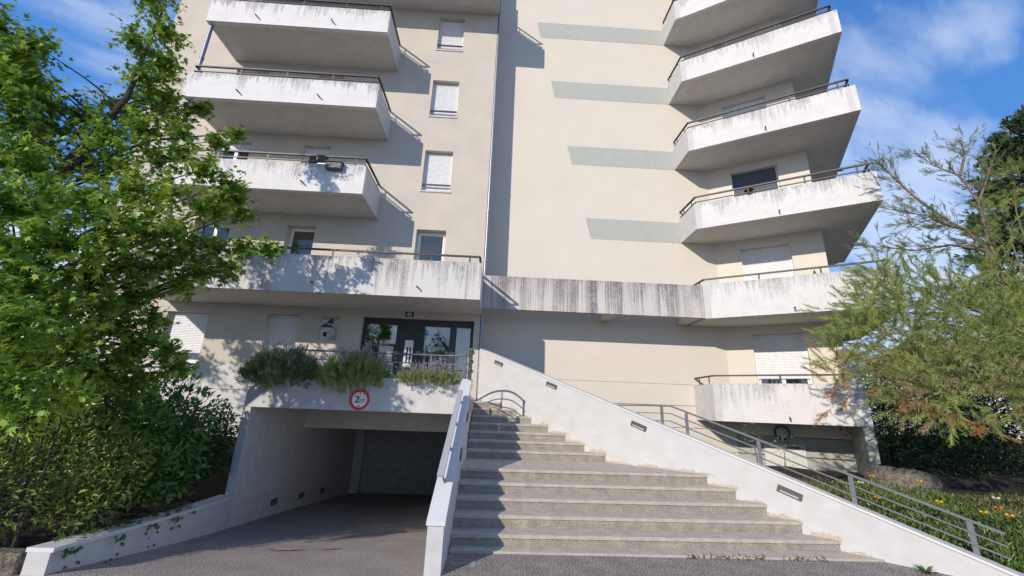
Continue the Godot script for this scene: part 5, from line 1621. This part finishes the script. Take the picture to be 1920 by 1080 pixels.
func make_right_garden() -> void:
	var oval := oval_leaf(0.45)
	# dark clipped hedge behind the boulder
	var lumps := []
	rng.seed = 88
	var group := "hedge shrubs in the garden"
	var spots := [["dark evergreen hedge shrub beside the pier", 10.3, -10.6], ["dark evergreen hedge shrub behind the big boulder", 11.6, -10.2], ["dark evergreen hedge shrub behind the tamarisk trunk", 13.0, -9.9], ["dark evergreen hedge shrub at the right end of the garden", 14.6, -9.6], ["tall dark hedge shrub filling the gap behind the pier", 11.3, -12.0], ["tall dark hedge shrub rising behind the hedge row", 13.6, -11.6], ["tall dark hedge shrub far right behind the hedge row", 16.2, -11.0]]
	var k := 0
	for s in spots:
		k += 1
		lumps = []
		for i in 5:
			lumps.append([Vector3(s[1] + rng.randf_range(-0.6, 0.6), garden_y(s[1], s[2]) + 0.45 + 0.42 * i, s[2] + rng.randf_range(-0.3, 0.3)), Vector3(1.1, 0.7, 0.75)])
		make_shrub("hedge_shrub", s[0], group, lumps, oval, Vector2(0.06, 0.10), 130.0, Color(0.018, 0.042, 0.013), Color(0.055, 0.11, 0.025), 300 + k, 0, garden_y(s[1], s[2]) - 0.05)
	# white flowering shrub at the frame edge
	var wl := [[Vector3(10.5, -0.75, -7.6), Vector3(0.6, 0.5, 0.5)], [Vector3(11.2, -0.5, -7.8), Vector3(0.7, 0.7, 0.5)], [Vector3(10.2, -1.0, -7.2), Vector3(0.5, 0.35, 0.4)]]
	var ws := make_shrub("white_flowering_shrub", "low shrub dotted with white flowers at the right edge", "", wl, oval, Vector2(0.05, 0.08), 190.0, Color(0.03, 0.075, 0.016), Color(0.09, 0.17, 0.035), 410, 0, -1.35)
	for i in 46:
		var l = wl[i % 3]
		var d := (rand_dir() + Vector3(-0.3, 0.3, 0.7)).normalized()
		var f := Geo.new()
		var c: Vector3 = l[0] + d * l[1] * 1.08
		var r := rng.randf_range(0.018, 0.034)
		for q in 7:
			var a := TAU * q / 7
			var x := d.cross(Vector3.UP).normalized(); var y := x.cross(d)
			var e := (x * cos(a) + y * sin(a)); var e2 := (x * cos(a + 0.75) + y * sin(a + 0.75))
			f.tri(c + d * 0.008, c + e * r, c + e2 * r, d, d, d)
		put("flower", f, mats.sign_white, ws)
	# conifer beyond the tamarisk
	rng.seed = 61
	var con := thing("conifer_tree", "tall dark conifer rising at the right edge behind the tamarisk", "tree")
	var cb := Vector3(23.3, -1.4, -14.5)
	var g := Geo.new()
	g.tube([cb, cb + Vector3(0.1, 6, 0), cb + Vector3(0, 15.5, 0)], [0.35, 0.25, 0.04], 9)
	put("trunk", g, mats.bark, con)
	var cp := []; var cc := []
	for n in 260:
		var h := rng.randf_range(0.04, 1.0)
		var y := -0.6 + h * 15.4
		var rad := 2.9 * pow(sin(PI * clampf(0.12 + 0.88 * h, 0, 1)), 0.65) * (1.0 if h < 0.5 else 1.0) + 0.25
		var a := rng.randf_range(0, TAU)
		var tip := cb + Vector3(cos(a) * rad * rng.randf_range(0.75, 1.08), y - cb.y - 1.4, sin(a) * rad)
		var root := cb + Vector3(0, tip.y - cb.y - 0.6, 0)
		if n < 70:
			var b := Geo.new()
			b.tube([root, root.lerp(tip, 0.6) + Vector3(0, 0.1, 0), tip], [0.05, 0.03, 0.008], 5)
			put("branch", b, mats.bark, con)
		for q in 58:
			var t := rng.randf_range(0.55, 1.05)
			var p := root.lerp(tip, t) + rand_dir() * 0.42 * rng.randf()
			var dir := ((tip - root).normalized() + rand_dir() * 0.8 + Vector3(0, 0.35, 0)).normalized()
			cp.append(Transform3D(leaf_basis(dir, rand_dir(), rng.randf_range(0.8, 1.5)), p))
			cc.append(Color(0.028, 0.055, 0.026).lerp(Color(0.085, 0.12, 0.055), rng.randf()))
	var tuft := Geo.new()
	var r2 := RandomNumberGenerator.new(); r2.seed = 2
	for q in 12:
		var d := Vector3(r2.randf_range(-0.7, 0.7), 1, r2.randf_range(-0.7, 0.7)).normalized()
		var s := d.cross(rand_dir()).normalized() * 0.016
		tuft.quad(-s, s, d * 0.17 + s * 0.4, d * 0.17 - s * 0.4, s.cross(d))
	scatter("crown", con, tuft.mesh(), leaf_mat("conifer_leaf", 0.7, 0.15), cp, cc)
	# boulders
	boulder(Vector3(8.35, -1.25, -8.75), Vector3(0.58, 0.40, 0.42), 3, "big brown boulder beside the pier of the wing")
	boulder(Vector3(8.55, -1.42, -7.95), Vector3(0.40, 0.14, 0.25), 6, "flat brown rock in front of the hedge behind the railing")
	boulder(Vector3(7.95, -1.46, -7.10), Vector3(0.34, 0.13, 0.22), 9, "small pale rock in the flower bed near the railing end")
	boulder(Vector3(8.05, -1.46, -6.55), Vector3(0.36, 0.11, 0.2), 12, "flat sunlit stone at the right edge of the flower bed")
	# flowers
	rng.seed = 902
	var blooms := ["orange", "yellow", "white"]
	var tones := {"orange": mat("bloom_orange", lin(0.72, 0.22, 0.02), 0.6), "yellow": mat("bloom_yellow", lin(0.78, 0.48, 0.02), 0.6), "white": mat("bloom_white", lin(0.75, 0.74, 0.70), 0.6)}
	var pos := [[6.35, -7.45, "white"], [6.75, -7.65, "yellow"], [6.15, -6.95, "orange"], [7.15, -7.2, "yellow"], [6.75, -6.55, "yellow"], [6.95, -6.15, "yellow"], [7.07, -6.05, "orange"], [7.6, -6.5, "white"], [6.3, -7.75, "yellow"], [6.85, -5.75, "yellow"]]
	var names := ["nearest the pier", "below the boulder", "close behind the lower rail", "before the flat rock", "alone in the middle of the bed", "of the bright pair", "of the bright pair", "standing alone to the right", "tucked against the wing corner", "near the last post"]
	for i in pos.size():
		var q = pos[i]
		var y := garden_y(q[0], q[1])
		var t := thing("garden_flower", "%s poppy-like flower %s in the garden bed" % [q[2], names[i]], "flower", "flowers in the garden bed", Vector3(q[0], y, q[1]))
		var hgt := rng.randf_range(0.28, 0.42)
		var st := Geo.new()
		st.tube([Vector3.ZERO, Vector3(rng.randf_range(-0.03, 0.03), hgt * 0.6, 0), Vector3(rng.randf_range(-0.05, 0.05), hgt, 0)], [0.004, 0.004, 0.003], 5)
		put("stem", st, solid_leaf("stem_green", Color(0.06, 0.13, 0.03)), t)
		for p in 5:
			var a := TAU * p / 5
			var f := Geo.new()
			var c := Vector3(0, hgt, 0)
			var o := Vector3(cos(a), 0.45, sin(a)).normalized() * rng.randf_range(0.05, 0.065)
			var s := o.cross(Vector3.UP).normalized() * 0.035
			f.quad(c, c + o * 0.6 + s, c + o + Vector3.UP * 0.012, c + o * 0.6 - s, Vector3.UP)
			put("petal", f, tones[q[2]], t)
	# low green ground cover
	rng.seed = 903
	var places := []; var colors := []
	for i in 22000:
		var z := rng.randf_range(-4.8, -9.2)
		var x := wall_x(z) + 0.3 + pow(rng.randf(), 1.15) * 6.0
		var y := garden_y(x, z)
		var dir := (Vector3(0, 1, 0) + rand_dir() * 0.75).normalized()
		places.append(Transform3D(leaf_basis(dir, rand_dir(), rng.randf_range(0.03, 0.095)), Vector3(x, y + rng.randf() * 0.22 * (0.5 + 0.5 * sin(x * 3.0) * cos(z * 2.6)), z)))
		colors.append(Color(0.04, 0.085, 0.018).lerp(Color(0.17, 0.235, 0.05), pow(rng.randf(), 1.5)) if sin(x * 2.1 + z) > -0.4 else Color(0.06, 0.07, 0.025).lerp(Color(0.16, 0.17, 0.06), rng.randf()))
	var cover := scatter("ground_cover", self, oval_leaf(0.25), leaf_mat("leaf_glossy", 0.38, 0.35), places, colors)
	tag(cover, "low bright green ground cover in the garden bed", "plants")
	# thin climbing plant seen through the railing against the cellar wall
	var cl := make_shrub("slender_shrub", "thin pale shrub seen through the railing before the cellar door", "", [[Vector3(5.6, -0.55, -8.2), Vector3(0.2, 0.35, 0.15)], [Vector3(5.3, -0.35, -8.7), Vector3(0.15, 0.3, 0.15)]], oval_leaf(0.4), Vector2(0.025, 0.05), 140.0, Color(0.12, 0.17, 0.05), Color(0.22, 0.26, 0.09), 77, 0, -1.5)
	# house far beyond
	var far := thing("neighbouring_house", "white house far behind the tamarisk branches", "house", "", Vector3(44, GROUND, -36))
	g = Geo.new()
	g.box(Vector3(-6, 0, -5), Vector3(6, 7.0, 5))
	put("wall", g, mats.far_plaster, far)
	g = Geo.new()
	for s in [-1.0, 1.0]:
		g.quad(Vector3(-6.5, 6.9, 5.5 * s), Vector3(6.5, 6.9, 5.5 * s), Vector3(6.5, 9.2, 0), Vector3(-6.5, 9.2, 0), Vector3(0, 1, s))
	put("roof", g, mats.far_roof, far)
	for x in [-3.5, 0.0, 3.5]:
		g = Geo.new()
		g.box(Vector3(x - 0.6, 3.6, 5.0), Vector3(x + 0.6, 5.2, 5.04))
		put("window", g, mats.shutter_blue, far)

func boulder(at: Vector3, size: Vector3, seed_: int, label: String) -> void:
	var n := FastNoiseLite.new(); n.seed = seed_; n.frequency = 0.7; n.fractal_octaves = 4
	var g := Geo.new()
	var f := func(i: int, j: int) -> Vector3:
		var t := PI * i / 18.0; var a := TAU * (j % 28) / 28.0
		var d := Vector3(sin(t) * cos(a), cos(t), sin(t) * sin(a))
		var sq := pow(pow(absf(d.x), 3.2) + pow(absf(d.y), 3.2) + pow(absf(d.z), 3.2), -1.0 / 3.2)
		return d * sq * (1.0 + 0.32 * n.get_noise_3dv(d * 1.6) + 0.1 * n.get_noise_3dv(d * 6.0)) * size
	for i in 18:
		for j in 28:
			var q := [f.call(i, j), f.call(i + 1, j), f.call(i + 1, j + 1), f.call(i, j + 1)]
			g.tri(q[0], q[1], q[2], q[0], q[1], q[2]); g.tri(q[0], q[2], q[3], q[0], q[2], q[3])
	var o := put("boulder", g, mats.stone)
	o.position = at
	tag(o, label, "boulder", "boulders in the garden")

func make_weeds() -> void:
	rng.seed = 222
	var slim := oval_leaf(0.22)
	var spots := [["low weeds along the foot of the stairs, left patch", 2.5, 3.05, 60], ["low weeds along the foot of the stairs, middle patch", 3.05, 3.55, 46], ["low weeds along the foot of the stairs, right patch", 3.75, 4.35, 60]]
	for s in spots:
		var w := thing("weed_patch", s[0], "weeds", "weeds at the stair foot")
		var p := []; var c := []
		for i in int(s[3]):
			var x := rng.randf_range(s[1], s[2])
			p.append(Transform3D(leaf_basis((Vector3.UP * 0.5 + rand_dir()).normalized(), Vector3.UP, rng.randf_range(0.035, 0.08)), Vector3(x, GROUND + 0.008, -5.80 - 0.01 * x + rng.randf_range(-0.02, 0.05))))
			c.append(Color(0.06, 0.11, 0.025).lerp(Color(0.2, 0.22, 0.06), rng.randf()))
		scatter("leaves", w, slim, leaf_mat("leaf"), p, c)
	var d := thing("thistle_weed", "single leafy weed growing at the foot of the sloping wall", "weed", "", Vector3(5.25, GROUND, -5.45))
	for i in 13:
		var a := TAU * i / 13 + rng.randf() * 0.3
		var o := MeshInstance3D.new()
		o.name = next_name("leaf", d)
		o.mesh = slim
		o.transform = Transform3D(leaf_basis(Vector3(cos(a), rng.randf_range(0.35, 1.0), sin(a)), Vector3.UP, rng.randf_range(0.1, 0.17)), Vector3(0, 0.005, 0))
		o.material_override = solid_leaf("weed_leaf", Color(0.08, 0.15, 0.035))
		d.add_child(o, true)

func make_street_trees() -> void:   # across the forecourt behind the camera, mirrored in the entrance glass
	var oval := oval_leaf(0.6)
	var spots := [["broad street tree behind the viewer mirrored in the entrance door", -6.2, 15.0, 9.0], ["second street tree behind the viewer mirrored in the side pane", 1.5, 17.0, 8.0]]
	for s in spots:
		rng.seed = int(s[2])
		var t := thing("street_tree", s[0], "tree", "street trees behind the viewer", Vector3(s[1], GROUND, s[2]))
		var g := Geo.new()
		g.tube([Vector3.ZERO, Vector3(0.1, 2.2, 0), Vector3(0, s[3] * 0.75, 0)], [0.2, 0.15, 0.04], 8)
		put("trunk", g, mats.bark, t)
		var p := []; var c := []
		for i in 34:
			var d := rand_dir()
			var m := Vector3(d.x * 2.1, s[3] * 0.62 + d.y * s[3] * 0.32, d.z * 2.1) * 1.0
			for k in 110:
				p.append(Transform3D(leaf_basis(rand_dir(), Vector3.UP + rand_dir(), rng.randf_range(0.14, 0.24)), m + rand_dir() * 0.8 * rng.randf()))
				c.append(Color(0.04, 0.09, 0.02).lerp(Color(0.10, 0.19, 0.035), rng.randf()))
		scatter("crown", t, oval, leaf_mat("leaf"), p, c)

var cam_basis := Basis.IDENTITY

func _ready() -> void:
	# camera
	var cam := Camera3D.new()
	cam.name = "camera"
	cam.fov = rad_to_deg(2.0 * atan(540.0 / 773.05))
	cam.rotation = Vector3(0.2903, -0.0341, 0.0369)
	cam.near = 0.05
	cam.far = 1500.0
	cam.current = true
	add_child(cam)
	cam_basis = cam.basis
	# sky, exposure
	var env := Environment.new()
	env.background_mode = Environment.BG_SKY
	var sky := Sky.new()
	var pan := PanoramaSkyMaterial.new()
	pan.panorama = make_sky()
	sky.sky_material = pan
	env.sky = sky
	env.tonemap_mode = Environment.TONE_MAPPER_LINEAR
	env.tonemap_exposure = 1.27
	env.sdfgi_enabled = true; env.ssao_enabled = true; env.ssil_enabled = true
	var we := WorldEnvironment.new()
	we.name = "world_environment"
	we.environment = env
	add_child(we)
	# low morning sun from behind the viewer's left shoulder
	var sun := DirectionalLight3D.new()
	sun.name = "sun"
	sun.light_energy = 1.1
	sun.light_color = Color(1.0, 0.953, 0.888)
	sun.light_angular_distance = 0.55
	sun.shadow_enabled = true
	sun.basis = Basis.looking_at(Vector3(0.739, -0.572, -1.0).normalized(), Vector3.UP)
	add_child(sun)
	make_materials()
	make_ground()
	make_building()
	make_stairs()
	make_garage()
	make_signs()
	make_small_things()
	make_sweetgum()
	make_left_shrubs()
	make_lavender()
	make_tamarisk()
	make_right_garden()
	make_weeds()
	make_street_trees()
